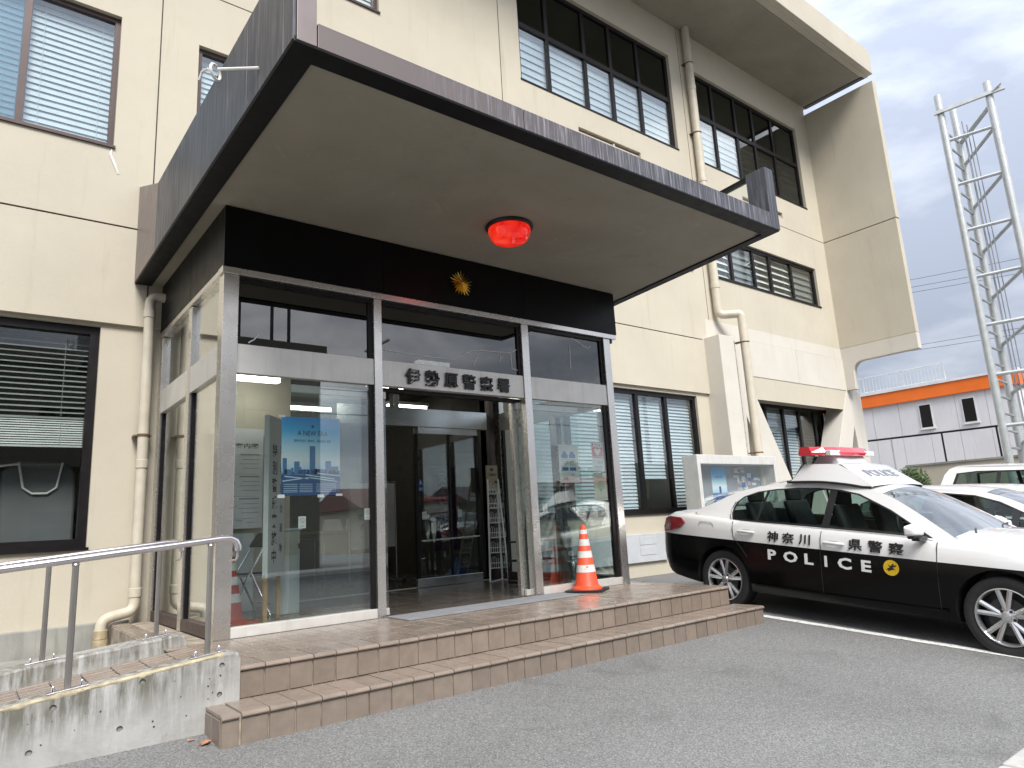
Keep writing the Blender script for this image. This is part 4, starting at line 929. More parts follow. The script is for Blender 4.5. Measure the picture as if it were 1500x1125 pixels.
def dgreen(m_, y):
    m_.cur = 1; p = [(5.905, 1.51), (5.94, 1.47), (5.905, 1.42), (5.905, 1.37), (5.893, 1.37), (5.893, 1.455), (5.87, 1.47)]
    for i in range(4):
        a = [(5.905, 1.525), (5.955, 1.465), (5.905, 1.405), (5.862, 1.465)]; q = a[i]; r_ = a[(i+1) % 4]; m_.bar((q[0], y, q[1]), (r_[0], y, r_[1]), .008, .0006, (0, 1, 0))
    m_.bar((5.905, y, 1.49), (5.905, y, 1.375), .008, .0006, (0, 1, 0)); m_.cur = 2
    for k in range(3): m_.box(5.85, 5.96, y, y+.0005, 1.575-k*.012, 1.581-k*.012)
    text(m_, '車いす対応施設', .018, (5.905, y, 1.34))
flat('notice', 5.80, 6.01, 1.30, 1.62, GY, ['cream_paint', 'print_green', 'print_pink'], 'cream sheet with a green diamond mark, lowest on the right pane', 'notice', dgreen)
def dpark(m_, y):
    m_.cur = 1
    for a, b in ((5.315, 5.41), (5.43, 5.53)):
        for c_ in (1.79, 1.645): m_.box(a, b, y, y+.0005, c_, c_+.04)
        m_.poly([(a+.01, y, 1.83), (a+.085, y, 1.83), (a+.06, y, 1.865), (a+.03, y, 1.865)])
    m_.cur = 2
    for a, b in ((5.315, 5.41), (5.43, 5.53)):
        for z_ in (1.77, 1.70): m_.box(a, b, y, y+.0005, z_, z_+.003)
    text(m_, 'マスク着用', .034, (5.42, y, 1.60)); text(m_, 'お願いします', .032, (5.42, y, 1.555)); text(m_, '入口', .05, (5.36, y, 1.735)); text(m_, '出口', .05, (5.48, y, 1.735))
flat('notice', 5.27, 5.575, 1.51, 1.945, GY, ['paper', 'paper_blue', 'print_grey'], 'large white sheet with blue boxes in the middle of the right pane', 'notice', dpark)
# tall sign on two wooden legs, characters on its face
sg = thing('standing_sign', 'tall white standing sign with black vertical characters on two wooden legs', 'sign', (2.27, 6.72, ZU))
p0, p1 = Vector((2.20, 6.55, 0)), Vector((2.44, 6.83, 0)); d_ = (p1-p0).normalized(); nrm = Vector((d_.y, -d_.x, 0))
m_ = MB(); m_.mesh([p0+d_*a*.40+nrm*b+Vector((0, 0, c_)) for a in (0, 1) for b in (-.0, .05) for c_ in (.72, 2.23)], [(0, 1, 3, 2), (4, 6, 7, 5), (0, 4, 5, 1), (2, 3, 7, 6), (0, 2, 6, 4), (1, 5, 7, 3)]); build(m_, 'board', 'white_panel', sg, bevel=.003)
m_ = MB()
for i, ch in enumerate('特別警戒実施中'): text(m_, ch, .135, p0+d_*.14+nrm*.0515+Vector((0, 0, 1.90-i*.165)), d_, bold=.003, sx=.95)
for i, ch in enumerate('交通安全運動'): text(m_, ch, .09, p0+d_*.31+nrm*.0515+Vector((0, 0, 1.93-i*.19)), d_, bold=.001, sx=.8)
build(m_, 'lettering', 'letter', sg)
for a in (.02, .34):
    m_ = MB(); q = p0+d_*a+nrm*.02; m_.bar(q+Vector((0, 0, ZU+.001)), q+Vector((0, 0, .76)), .035, .035); build(m_, 'leg', 'wood', sg)
# site map board on the wall
def dmap(m_, y):
    m_.cur = 1; text(m_, '署案内図', .060, (2.47, y, 2.13), bold=.0012, sx=1.45)
    rnd = random.Random(3)
    for k, (z0, z1) in enumerate(((1.82, 2.05), (1.57, 1.80), (1.32, 1.55))):
        m_.cur = 3
        q = [(2.20, z1), (2.33+.02*k, z1-.01), (2.37+.02*k, z1-.1), (2.30, z0+.03), (2.22, z0+.05)]; m_.cur = 4 if k == 1 else 3; m_.poly([(a, y, b) for a, b in q])
        m_.cur = 2
        for a, b in zip(q, q[1:]+q[:1]): m_.bar((a[0], y-.0004, a[1]), (b[0], y-.0004, b[1]), .004, .0005, (0, 1, 0))
        for j in range(4):
            z_ = z1-.03-j*.05; m_.box(2.44+.03*(j % 2), 2.66, y, y+.0005, z_, z_+(.016 if j == 0 else .006))
        m_.box(2.18, 2.34, y, y+.0005, z0, z0+.01); m_.box(2.2, 2.62, y, y+.0005, z0-.015, z0-.011)
    for i in range(14): x, z_ = rnd.uniform(2.2, 2.6), rnd.uniform(1.22, 1.31); m_.box(x, x+rnd.uniform(.02, .1), y, y+.0005, z_, z_+.004)
flat('map_board', 2.14, 2.70, 1.20, 2.27, W-.03, ['white_panel', 'print_dark', 'print_grey', 'paper', 'print_pink'], 'white floor plan board on the wall behind the left pane', 'board', dmap, th=.025)
m_ = MB(); m_.box(2.10, 2.74, W-.02, W-.002, 2.25, 2.33); build(m_, 'board_rail', 'white_panel', None, 'white rail on the wall over the floor plan board', 'rail')
# white cabinets / panels on the left
m_ = MB(); m_.box(2.52, 2.72, 6.98, 7.35, ZU+.001, 1.14); m_.box(2.50, 2.74, 6.96, 7.37, 1.142, 1.165)
cb = build(m_, 'white_cabinet', 'white_panel', None, 'narrow white cabinet with a notice beside the standing sign', 'cabinet', bevel=.004)
m_ = MB(); m_.box(2.515, 2.70, 6.974, 6.978, .90, 1.13); m_.cur = 1
for k in range(4): text(m_, '受付は窓口まで', .022, (2.60, 6.972, 1.06-k*.03))
build(m_, 'cabinet_notice', ['cream_paint', 'print_pink'], cb); m_ = MB(); m_.lathe([(.012, -.012), (.012, 0)], (2.71, 6.972, 1.0), 1, 10); m_.box(2.703, 2.717, 6.965, 6.975, .96, 1.0); build(m_, 'lock', 'trim_black', cb)
m_ = MB(); m_.box(1.98, 2.50, 7.72, 7.76, ZU+.001, 1.14); build(m_, 'leaning_board', 'white_panel', None, 'plain white board standing on the floor behind the folding chair', 'board', bevel=.003)
# folding chair, half folded
fc = thing('folding_chair', 'steel folding chair with dark seat behind the left pane', 'chair', (2.25, 7.2, ZU))
for y in (7.02, 7.42):
    m_ = MB(); m_.tube([(2.05, y, ZU+.01), (2.22, y, .72), (2.45, y, 1.13)], .011, 8); build(m_, 'leg', 'chrome', fc, smooth=True)
    m_ = MB(); m_.tube([(2.44, y, ZU+.01), (2.24, y, .78)], .011, 8); build(m_, 'leg', 'chrome', fc, smooth=True)
m_ = MB(); m_.box(2.08, 2.48, 7.03, 7.41, .72, .745); build(m_, 'seat', 'seat', fc, bevel=.006); m_ = MB(); m_.bar((2.36, 7.22, 1.0), (2.45, 7.22, 1.13), .40, .02, (0, 0, 1)); build(m_, 'backrest', 'seat', fc)
m_ = MB(); m_.tube([(2.09, 7.03, .715), (2.09, 7.41, .715)], .009, 8); m_.tube([(2.44, 7.03, .45), (2.44, 7.41, .45)], .009, 8); build(m_, 'stretcher', 'chrome', fc, smooth=True)
# brochure rack: white A frame of wire with a brown header board
br = thing('brochure_rack', 'white wire leaflet rack with a tan header board inside the doorway', 'rack', (5.84, 7.9, ZU))
m_ = MB()
T0, T1 = Vector((5.80, 7.92, 1.72)), Vector((5.98, 7.92, 1.72)); B0, B1 = Vector((5.62, 7.72, ZU+.008)), Vector((5.86, 7.62, ZU+.008)); B2 = Vector((6.02, 7.98, ZU+.008))
for a, b in ((T0, B0), (T1, B1), (T1+Vector((.01, .04, .0)), B2)): m_.tube([a, b], .012, 8)
m_.tube([B0, B2], .007, 6); m_.tube([B1, B2], .007, 6); build(m_, 'frame', 'wire_white', br, smooth=True)
for k in range(6):
    t = .10+k*.145; a = T0.lerp(B0, t); b = T1.lerp(B1, t); m_ = MB(); fo = Vector((-.02, -.07, 0))
    m_.tube([a, b], .004, 5); m_.tube([a+Vector((0, 0, -.07)), b+Vector((0, 0, -.07))], .004, 5); m_.tube([a+fo+Vector((0, 0, -.06)), b+fo+Vector((0, 0, -.06))], .004, 5)
    for u in (0, .25, .5, .75, 1):
        p = a.lerp(b, u); m_.tube([p+Vector((0, 0, .06)), p+Vector((0, 0, -.07)), p+fo+Vector((0, 0, -.06)), p+fo+Vector((0, 0, -.0))], .003, 5)
    for u in (.12, .62):
        p = a.lerp(b, u); q = a.lerp(b, u+.26); m_.tube([p+Vector((0, 0, -.02)), p+Vector((0, 0, .06)), (p+q)/2+Vector((0, 0, .085)), q+Vector((0, 0, .06)), q+Vector((0, 0, -.02))], .003, 5)
    build(m_, 'leaflet_pocket', 'wire_white', br, smooth=True)
M['tan'] = mat('tan_board', (0.36, 0.29, 0.17), 0.6)
m_ = MB(); m_.box(5.79, 5.99, 7.93, 7.945, 1.56, 1.92); m_.cur = 1; m_.box(5.86, 5.91, 7.928, 7.93, 1.84, 1.88); text(m_, 'ご自由に', .04, (5.89, 7.928, 1.79), bold=.002); m_.box(5.93, 5.97, 7.928, 7.93, 1.66, 1.70); build(m_, 'header_board', ['tan', 'print_dark'], br)
# umbrella stand with dark umbrellas
us = thing('umbrella_stand', 'black tubular umbrella stand holding dark umbrellas behind the right pane', 'umbrella stand', (5.85, 7.0, ZU))
m_ = MB()
for z in (.86, .63): m_.tube([(5.50, 6.85, z), (6.03, 6.85, z), (6.03, 7.15, z), (5.50, 7.15, z), (5.50, 6.85, z)], .011, 8)
for x, y in ((5.5, 6.85), (6.03, 6.85), (6.03, 7.15), (5.5, 7.15)): m_.tube([(x, y, ZU+.001), (x, y, .86)], .011, 8)
m_.box(5.49, 6.04, 6.84, 7.16, ZU+.02, ZU+.05); build(m_, 'frame', 'trim_black', us, smooth=True)
for i, (x, y, l) in enumerate(((5.62, 6.95, 1.22), (5.66, 7.02, 1.27), (5.70, 6.94, 1.19), (5.73, 7.05, 1.24), (5.78, 7.0, 1.15))):
    u = thing('umbrella', 'furled dark umbrella in the stand, '+('leftmost with the widest lean', 'tallest of the row', 'middle one of five', 'second from the right', 'rightmost and shortest')[i], 'umbrella', (x, y, ZU+.06), 'furled umbrellas in the stand'); dx = (-.05+.02*i)
    m_ = MB(); m_.tube([(x, y, ZU+.055), (x+dx*.2, y, .5), (x+dx*.6, y, .9), (x+dx*.8, y, 1.05)], [.006, .026, .034, .012], 10); build(m_, 'canopy', 'seat', u, smooth=True)
    m_ = MB(); m_.tube([(x+dx*.8, y, 1.04), (x+dx, y, l-.03), (x+dx+.008, y, l), (x+dx+.03, y, l+.01), (x+dx+.045, y, l-.02)], .008, 8); build(m_, 'handle', 'trim_black', u, smooth=True)
# small appliance behind the right pane
ap = thing('air_purifier', 'small silver and black floor appliance behind the right pane', 'appliance', (5.90, 6.30, ZU))
m_ = MB(); m_.prism([(6.2, ZU+.001), (6.2, .58), (6.23, .63), (6.40, .63), (6.42, .58), (6.42, ZU+.001)], 0, 5.74, 5.98); build(m_, 'body', 'alloy', ap, bevel=.02, smooth=True)
m_ = MB(); m_.box(5.79, 5.95, 6.188, 6.198, .36, .56); build(m_, 'grille', 'trim_black', ap, bevel=.01); m_ = MB(); m_.tube([(5.79, 6.3, .63), (5.79, 6.3, .66), (5.93, 6.3, .66), (5.93, 6.3, .63)], .009, 8); build(m_, 'handle', 'trim_black', ap, smooth=True)
m_ = MB(); m_.box(6.02, 6.10, 6.6, 6.62, ZU+.001, 1.02); build(m_, 'leaning_board', 'mat_grey', None, 'narrow grey board leaning at the right post inside the glass', 'board', bevel=.003)
# hall things
wb = thing('whiteboard_stand', 'whiteboard on a thin wheeled stand in the dim hall', 'whiteboard', (4.82, 9.5, .33))
m_ = MB(); m_.box(4.46, 5.18, 9.5, 9.52, .86, 1.80); build(m_, 'board', 'white_panel', wb); m_ = MB(); m_.cur = 0
for i, ch in enumerate('時間は'): text(m_, ch, .13, (4.80, 9.498, 1.45-i*.17), bold=.002)
for i, ch in enumerate('です。'): text(m_, ch, .11, (4.63, 9.498, 1.30-i*.14))
build(m_, 'handwriting', 'print_dark', wb)
m_ = MB()
for x in (4.44, 5.20): m_.tube([(x, 9.51, .37), (x, 9.51, 1.82)], .013, 8); m_.tube([(x, 9.3, .37), (x, 9.75, .37)], .012, 8)
m_.tube([(4.44, 9.51, .85), (5.2, 9.51, .85)], .013, 8); m_.tube([(4.44, 9.51, 1.82), (5.2, 9.51, 1.82)], .013, 8); build(m_, 'frame', 'alloy', wb, smooth=True)
for x in (4.44, 5.20):
    for y in (9.3, 9.75): m_ = MB(); m_.lathe([(.03, -.012), (.03, .012)], (x, y, .362), 0, 12); build(m_, 'castor', 'trim_black', wb)
ct = thing('reception_counter', 'dark wooden reception counter at the back of the hall', 'counter', (4.5, 12.5, .33))
m_ = MB(); m_.box(2.2, 6.2, 12.2, 12.8, .331, 1.1); build(m_, 'body', 'frame_brown', ct); m_ = MB(); m_.box(2.15, 6.25, 12.1, 12.9, 1.103, 1.15); build(m_, 'counter_top', 'brown_board', ct, bevel=.006)
for x in (5.3, 5.75): m_ = MB(); m_.mesh([(x, 12.3, 1.153), (x+.32, 12.3, 1.153), (x+.32, 12.42, 1.36), (x, 12.42, 1.36), (x, 12.5, 1.153), (x+.32, 12.5, 1.153)], [(0, 1, 2, 3), (3, 2, 5, 4), (0, 3, 4), (1, 5, 2), (0, 4, 5, 1)]); build(m_, 'desk_sign', 'paper', None, ('left', 'right')[x > 5.5]+' white tent sign standing on the reception counter', 'sign', 'tent signs on the counter')
tb = thing('folding_table', 'low dark folding table in the hall behind the left pane', 'table', (3.6, 9.8, .33))
m_ = MB(); m_.box(2.9, 4.2, 9.6, 10.05, 1.0, 1.03); build(m_, 'tabletop', 'frame_brown', tb)
for x in (2.98, 4.12):
    for y in (9.66, 9.99): m_ = MB(); m_.tube([(x, y, .331), (x, y, 1.0)], .013, 8); build(m_, 'leg', 'alloy', tb, smooth=True)
m_ = MB(); m_.box(3.5, 3.8, 10.05, 10.08, .6, .95)
bn = thing('banner', 'purple upright banner with white characters behind the inner door', 'banner', (5.95, 9.2, .33))
m_ = MB(); m_.box(5.68, 6.12, 9.2, 9.205, .75, 2.0); build(m_, 'cloth', 'purple', bn); m_ = MB()
for i, ch in enumerate('安全いせはら'): text(m_, ch, .16, (5.86, 9.197, 1.86-i*.18), bold=.001)
build(m_, 'lettering', 'print_grey', bn); m_ = MB(); m_.tube([(6.14, 9.21, .45), (6.14, 9.21, 2.05)], .012, 8); m_.tube([(5.66, 9.21, 2.02), (6.14, 9.21, 2.02)], .008, 6); build(m_, 'pole', 'trim_black', bn); m_ = MB(); m_.lathe([(.20, .0), (.20, .05), (.05, .22), (.03, .3)], (6.1, 9.21, .331), 2, 20); build(m_, 'base', 'blue_cloth', bn, smooth=True)
# hall lights
M['tube_bright'] = emit('bright_fluorescent_tube', (1.0, 0.97, 0.88), 9.0)
def tubelight(p, q, label, grp='fluorescent ceiling lights', mt='tube_light'):
    p, q = Vector(p), Vector(q); root = thing('ceiling_light', label, 'light', (p+q)/2, grp); d = (q-p).normalized()
    m_ = MB(); m_.bar(p+Vector((0, 0, .05)), q+Vector((0, 0, .05)), .16, .05); build(m_, 'housing', 'white_panel', root)
    m_ = MB(); m_.bar(p+d*.02, q-d*.02, .10, .05); build(m_, 'tube', mt, root)
for p, q, lab in (((5.35, 10.0, 3.10), (6.1, 10.0, 3.10), 'fluorescent light over the inner door in the hall'), ((3.9, 11.2, 3.2), (5.1, 11.2, 3.2), 'fluorescent light deeper in the hall, above the whiteboard'), ((2.1, 9.1, 3.12), (3.1, 9.1, 3.12), 'fluorescent light near the hall wall behind the left pane'), ((3.3, 13.2, 3.2), (5.6, 13.2, 3.2), 'farthest fluorescent light above the reception counter'), ((4.6, 9.2, 3.2), (5.2, 9.2, 3.2), 'short fluorescent light just inside the hall opening')):
    tubelight(p, q, lab)
tubelight((2.12, 7.70, 2.84), (2.76, 7.70, 2.84), 'bright short light high behind the left pane above the floor plan board', 'fluorescent ceiling lights', 'tube_bright')
tubelight((3.9, 6.6, 2.93), (4.35, 6.6, 2.93), 'short light behind the middle transom pane')
tubelight((14.5, 10.0, 11.45), (16.4, 10.9, 11.45), 'fluorescent light on the top floor ceiling behind the upper right window')
# notice behind the left lower window: grey jacket on a chair back, sheet of board in the right one
M['grey_pad'] = mat('grey_chair_pad', (0.13, 0.135, 0.14), 0.8)
jk = thing('office_chair', 'grey padded chair back seen through the lower left window', 'chair', (.55, 8.8, .33))
m_ = MB(); m_.prism([(.30, 1.0), (.28, 1.9), (.40, 2.0), (.80, 2.0), (.93, 1.9), (.95, 1.0)], 1, 8.72, 8.80); build(m_, 'backrest', 'grey_pad', jk, bevel=.03, smooth=True); m_ = MB(); m_.tube([(.42, 8.70, 1.98), (.47, 8.70, 1.72), (.55, 8.70, 1.66), (.68, 8.70, 1.66), (.76, 8.70, 1.72), (.80, 8.70, 1.98)], .012, 8); m_.tube([(-.1, 8.66, 1.65), (.2, 8.66, 1.93), (.42, 8.66, 1.96)], .012, 8); build(m_, 'piping', 'wire_white', jk, smooth=True); m_ = MB(); m_.tube([(.6, 8.85, .33), (.6, 8.85, 1.05)], .03, 10); m_.box(.32, .9, 8.8, 9.3, 1.0, 1.08); build(m_, 'seat', 'seat', jk)
m_ = MB(); m_.box(9.50, 10.18, 8.75, 8.80, 1.42, 1.72); build(m_, 'cork_board', 'brown_board', None, 'orange brown board behind the lifted blind of the right window', 'board')
# plain grey panel on the wall below the right window
m_ = MB(); m_.box(6.6, 9.75, W-.004, W+.045, ZU+.001, .80); gp = build(m_, 'wall_hoarding', 'paper', None, 'pale grey panel on the wall behind the patrol car tail', 'panel', bevel=.004)
M['pale_grey'] = mat('pale_grey_sheet', (0.50, 0.52, 0.54), 0.5, 0, 0.08, 5); gp.data.materials[0] = M['pale_grey']
for z in (.45, .62):
    m_ = MB(); m_.box(9.05, 9.45, W-.010, W-.005, z, z+.13); build(m_, 'hatch', 'pale_grey', gp, bevel=.003)

# ================================================================ NOTICE BOARD
nb = thing('notice_board', 'stainless outdoor notice case with posters behind the patrol car', 'notice board', (11.1, 7.5, .1))
x0, x1, y0, y1, z0, z1 = 9.86, 12.32, 7.36, 7.68, 1.10, 2.09
m_ = MB(); m_.box(x0, x0+.09, y0, y1, z0, z1); m_.box(x1-.09, x1, y0, y1, z0, z1); m_.box(x0+.09, x1-.09, y0, y1, z1-.16, z1); m_.box(x0+.09, x1-.09, y0, y1, z0, z0+.10); m_.box(x0+.09, x1-.09, y1-.03, y1, z0+.1, z1-.16); build(m_, 'case', 'steel_band', nb, bevel=.006)
m_ = MB(); m_.box(x0+.09, x1-.09, y1-.05, y1-.032, z0+.1, z1-.16); build(m_, 'back_panel', 'print_grey', nb)
m_ = MB(); m_.box(x0+.09, x1-.09, y0+.02, y0+.025, z0+.1, z1-.16); build(m_, 'glass_cover', 'glass', nb)
for x in (x0+.15, x1-.25): m_ = MB(); m_.box(x, x+.1, y0+.08, y1-.08, gz(6), z0); build(m_, 'leg', 'steel_band', nb)
yb = y1-.054
m_ = MB(); m_.box(10.58, 11.02, yb, yb+.002, 1.25, 1.90); m_.cur = 1; text(m_, 'A NEW ERA', .05, (10.8, yb-.001, 1.72), sx=.85); m_.box(10.78, 10.84, yb-.001, yb, 1.3, 1.55); m_.box(10.65, 10.72, yb-.001, yb, 1.3, 1.42); build(m_, 'blue_poster', ['poster', 'poster_blue'], nb)
m_ = MB(); rnd = random.Random(5)
for i in range(60):
    x, z = rnd.uniform(11.25, 12.1), rnd.uniform(1.22, 1.85); m_.cur = rnd.choice((0, 0, 1, 2, 3)); m_.box(x, x+rnd.uniform(.04, .2), yb-.001-.0001*i*.1, yb+.001, z, z+rnd.uniform(.02, .1))
build(m_, 'poster_sheet', ['paper', 'print_grey', 'poster_mid', 'print_pink'], nb)
m_ = MB()
for i in range(12): z = 1.25+i*.05; m_.cur = rnd.choice((0, 1, 2, 3)); m_.box(10.02, 10.22, yb-.002, yb+.001, z, z+.045)
build(m_, 'leaflet_strip', ['paper', 'print_grey', 'paper_blue', 'paper_red'], nb)

# ================================================================ CARS
def interp(tab, s): return float(np.interp(s, [t[0] for t in tab], [t[1] for t in tab]))
def smooth_tab(tab, n=6):
    """Catmull-Rom through the table so that outlines run smoothly"""
    p = [tab[0]]+list(tab)+[tab[-1]]; o = []
    for i in range(1, len(p)-2):
        for k in range(n):
            t = k/n; a, b, c, d = [np.array(p[i+j], float) for j in (-1, 0, 1, 2)]
            o.append(tuple(.5*((2*b)+(-a+c)*t+(2*a-5*b+4*c-d)*t*t+(-a+3*b-3*c+d)*t**3)))
    o.append(tuple(tab[-1])); return sorted(o)

SEDAN = dict(
    W=[(-1.02, .60), (-.98, .72), (-.85, .815), (-.6, .862), (-.3, .878), (.4, .887), (1.2, .89), (2.0, .888), (2.5, .88), (2.9, .868), (3.2, .84), (3.45, .77), (3.6, .66), (3.68, .52)],
    zb=[(-1.02, .50), (-.97, .36), (-.8, .27), (-.4, .22), (0, .20), (2.7, .20), (3.3, .2), (3.6, .24), (3.68, .36)],
    belt=[(-1.02, .92), (-.97, .98), (-.85, 1.015), (-.6, 1.025), (-.3, 1.018), (0, 1.0), (.2, .985), (.8, .962), (1.2, .945), (1.7, .925), (2.27, .90), (2.6, .888), (2.9, .868), (3.2, .825), (3.45, .755), (3.6, .68), (3.68, .60)],
    deck=[(-1.02, .97), (-.97, 1.035), (-.85, 1.065), (-.6, 1.08), (-.3, 1.085), (-.12, 1.085), (2.38, .985), (2.6, .975), (2.9, .945), (3.2, .89), (3.45, .815), (3.6, .73), (3.68, .62)],
    rail=[(-.45, 1.075), (-.25, 1.15), (0, 1.265), (.2, 1.33), (.45, 1.38), (.72, 1.402), (1.1, 1.405), (1.45, 1.365), (1.75, 1.285), (2.0, 1.16), (2.2, 1.045), (2.40, .925)],
    cab=(-.12, 2.38), rear=(-.34, .50), wind=(1.70, 2.40), wheels=(0, 2.75), zline=lambda s: .772-.0215*s, camber=.055,
    dlo=[(.106, .982), (.074, 1.06), (.075, 1.12), (.095, 1.185), (.165, 1.245), (.33, 1.302), (.55, 1.334), (.80, 1.350), (1.05, 1.349), (1.28, 1.332), (1.48, 1.295), (1.812, 1.150), (2.22, .918), (1.2, .955)],
    bars=[(1.17, 1.25, 0), (.40, .43, .05)], doors=(.2, 1.2, 2.27))
HATCH = dict(
    W=[(-.62, .60), (-.55, .76), (-.3, .82), (.4, .845), (1.2, .845), (2.0, .84), (2.5, .83), (2.9, .80), (3.1, .72), (3.25, .55)],
    zb=[(-.62, .5), (-.5, .3), (0, .2), (2.6, .2), (3.1, .24), (3.25, .4)],
    belt=[(-.62, .98), (-.5, 1.02), (0, 1.0), (1.2, .96), (2.0, .93), (2.3, .91), (2.6, .88), (2.9, .83), (3.1, .74), (3.25, .62)],
    deck=[(-.62, 1.0), (-.5, 1.06), (-.42, 1.06), (2.28, 1.0), (2.5, .98), (2.8, .92), (3.0, .84), (3.15, .74), (3.25, .64)],
    rail=[(-.56, 1.05), (-.46, 1.25), (-.3, 1.38), (.1, 1.435), (.8, 1.45), (1.25, 1.42), (1.55, 1.34), (1.85, 1.20), (2.1, 1.06), (2.3, .935)],
    cab=(-.42, 2.28), rear=(-.52, -.25), wind=(1.32, 2.30), wheels=(0, 2.5), zline=None, camber=.05,
    dlo=[(-.18, 1.03), (-.16, 1.22), (.1, 1.36), (.5, 1.395), (.85, 1.40), (1.2, 1.375), (1.48, 1.295), (1.8, 1.135), (2.1, .955), (1.0, .985)],
    bars=[(.78, .86, 0), (1.62, 1.70, 0)], doors=(.0, .8, 1.75))
VAN = dict(
    W=[(-.98, .66), (-.92, .78), (-.7, .83), (0, .85), (1.5, .85), (2.4, .84), (2.9, .80), (3.1, .72), (3.2, .6)],
    zb=[(-.98, .5), (-.9, .35), (0, .24), (2.6, .24), (3.2, .4)],
    belt=[(-.98, 1.12), (-.9, 1.14), (0, 1.13), (1.5, 1.10), (2.2, 1.06), (2.6, 1.0), (2.9, .93), (3.1, .82), (3.2, .7)],
    deck=[(-.98, 1.14), (-.9, 1.2), (-.86, 1.2), (2.3, 1.12), (2.6, 1.06), (2.9, .97), (3.1, .85), (3.2, .72)],
    rail=[(-.95, 1.18), (-.90, 1.45), (-.82, 1.63), (-.6, 1.685), (.5, 1.71), (1.3, 1.70), (1.65, 1.63), (1.95, 1.40), (2.15, 1.23), (2.35, 1.07)],
    cab=(-.86, 2.3), rear=(-.93, -.72), wind=(1.5, 2.35), wheels=(0, 2.65), zline=None, camber=.04,
    dlo=[(-.72, 1.20), (-.66, 1.55), (-.3, 1.60), (.6, 1.62), (1.25, 1.61), (1.55, 1.53), (1.85, 1.30), (2.0, 1.13), (.8, 1.17)],
    bars=[(.05, .12, 0), (1.02, 1.10, 0)], doors=(.1, 1.05, 2.0))

def wheel(root, s, side, W):
    """side -1: near (right hand) side. wheel disc with brake, tyre and alloy rim as sub-parts"""
    y = side*(W-.035); c = (s, y, .323); ax = side
    m_ = MB(); m_.lathe([(.15, -.06*ax), (.15, -.045*ax), (.001, -.045*ax)], c, 1, 24, caps=False); m_.lathe([(.225, -.20*ax), (.218, -.03*ax)], c, 1, 32, caps=False); m_.lathe([(.22, -.12*ax), (.001, -.12*ax)], c, 1, 24, caps=False)
    wh = build(m_, 'wheel', 'dark_metal', root, local=True, smooth=True)
    m_ = MB(); m_.lathe([(.225, -.21*ax), (.29, -.215*ax), (.316, -.20*ax), (.323, -.17*ax), (.323, -.03*ax), (.315, -.005*ax), (.295, .004*ax), (.26, .004*ax), (.232, -.006*ax)], c, 1, 48, caps=False); build(m_, 'tyre', 'rubber', wh, local=True, smooth=True)
    m_ = MB(); m_.lathe([(.233, -.010*ax), (.230, .003*ax), (.222, .004*ax), (.214, -.008*ax), (.208, -.05*ax)], c, 1, 48, caps=False)
    for k in range(5):
        for off in (-.21, .21):
            a = 2*math.pi*k/5+.35; a2 = a+off
            d1 = Vector((math.cos(a+off*.42), 0, math.sin(a+off*.42))); d2 = Vector((math.cos(a2), 0, math.sin(a2))); t1 = Vector((-d1.z, 0, d1.x)); t2 = Vector((-d2.z, 0, d2.x)); C = Vector(c)
            n_ = Vector((0, ax, 0)); p = [C+d1*.045+t1*.018, C+d1*.045-t1*.018, C+d2*.216-t2*.019, C+d2*.216+t2*.019]
            f_ = [q+n_*(-.022 if i < 2 else -.012) for i, q in enumerate(p)]; mid = [(f_[0]+f_[1])/2+n_*.008, (f_[2]+f_[3])/2+n_*.007]; bk = [q-n_*.035 for q in f_]
            m_.mesh(f_+mid+bk, [(1, 2, 5, 4), (4, 5, 3, 0), (0, 3, 9, 6), (2, 1, 7, 8), (0, 6, 7, 1, 4), (3, 5, 2, 8, 9)])
    m_.lathe([(.075, -.05*ax), (.07, -.022*ax), (.05, -.016*ax), (.034, -.014*ax), (.030, -.008*ax), (.001, -.006*ax)], c, 1, 24, caps=False)
    build(m_, 'rim', 'alloy', wh, local=True, smooth=True, angle=30)
    m_ = MB()
    for k in range(5): a = 2*math.pi*k/5+.98; m_.lathe([(.012, -.02*ax), (.012, -.010*ax), (.001, -.009*ax)], (s+math.cos(a)*.057, y, .323+math.sin(a)*.057), 1, 8, caps=False)
    build(m_, 'lug_nut', 'trim_black', wh, local=True)

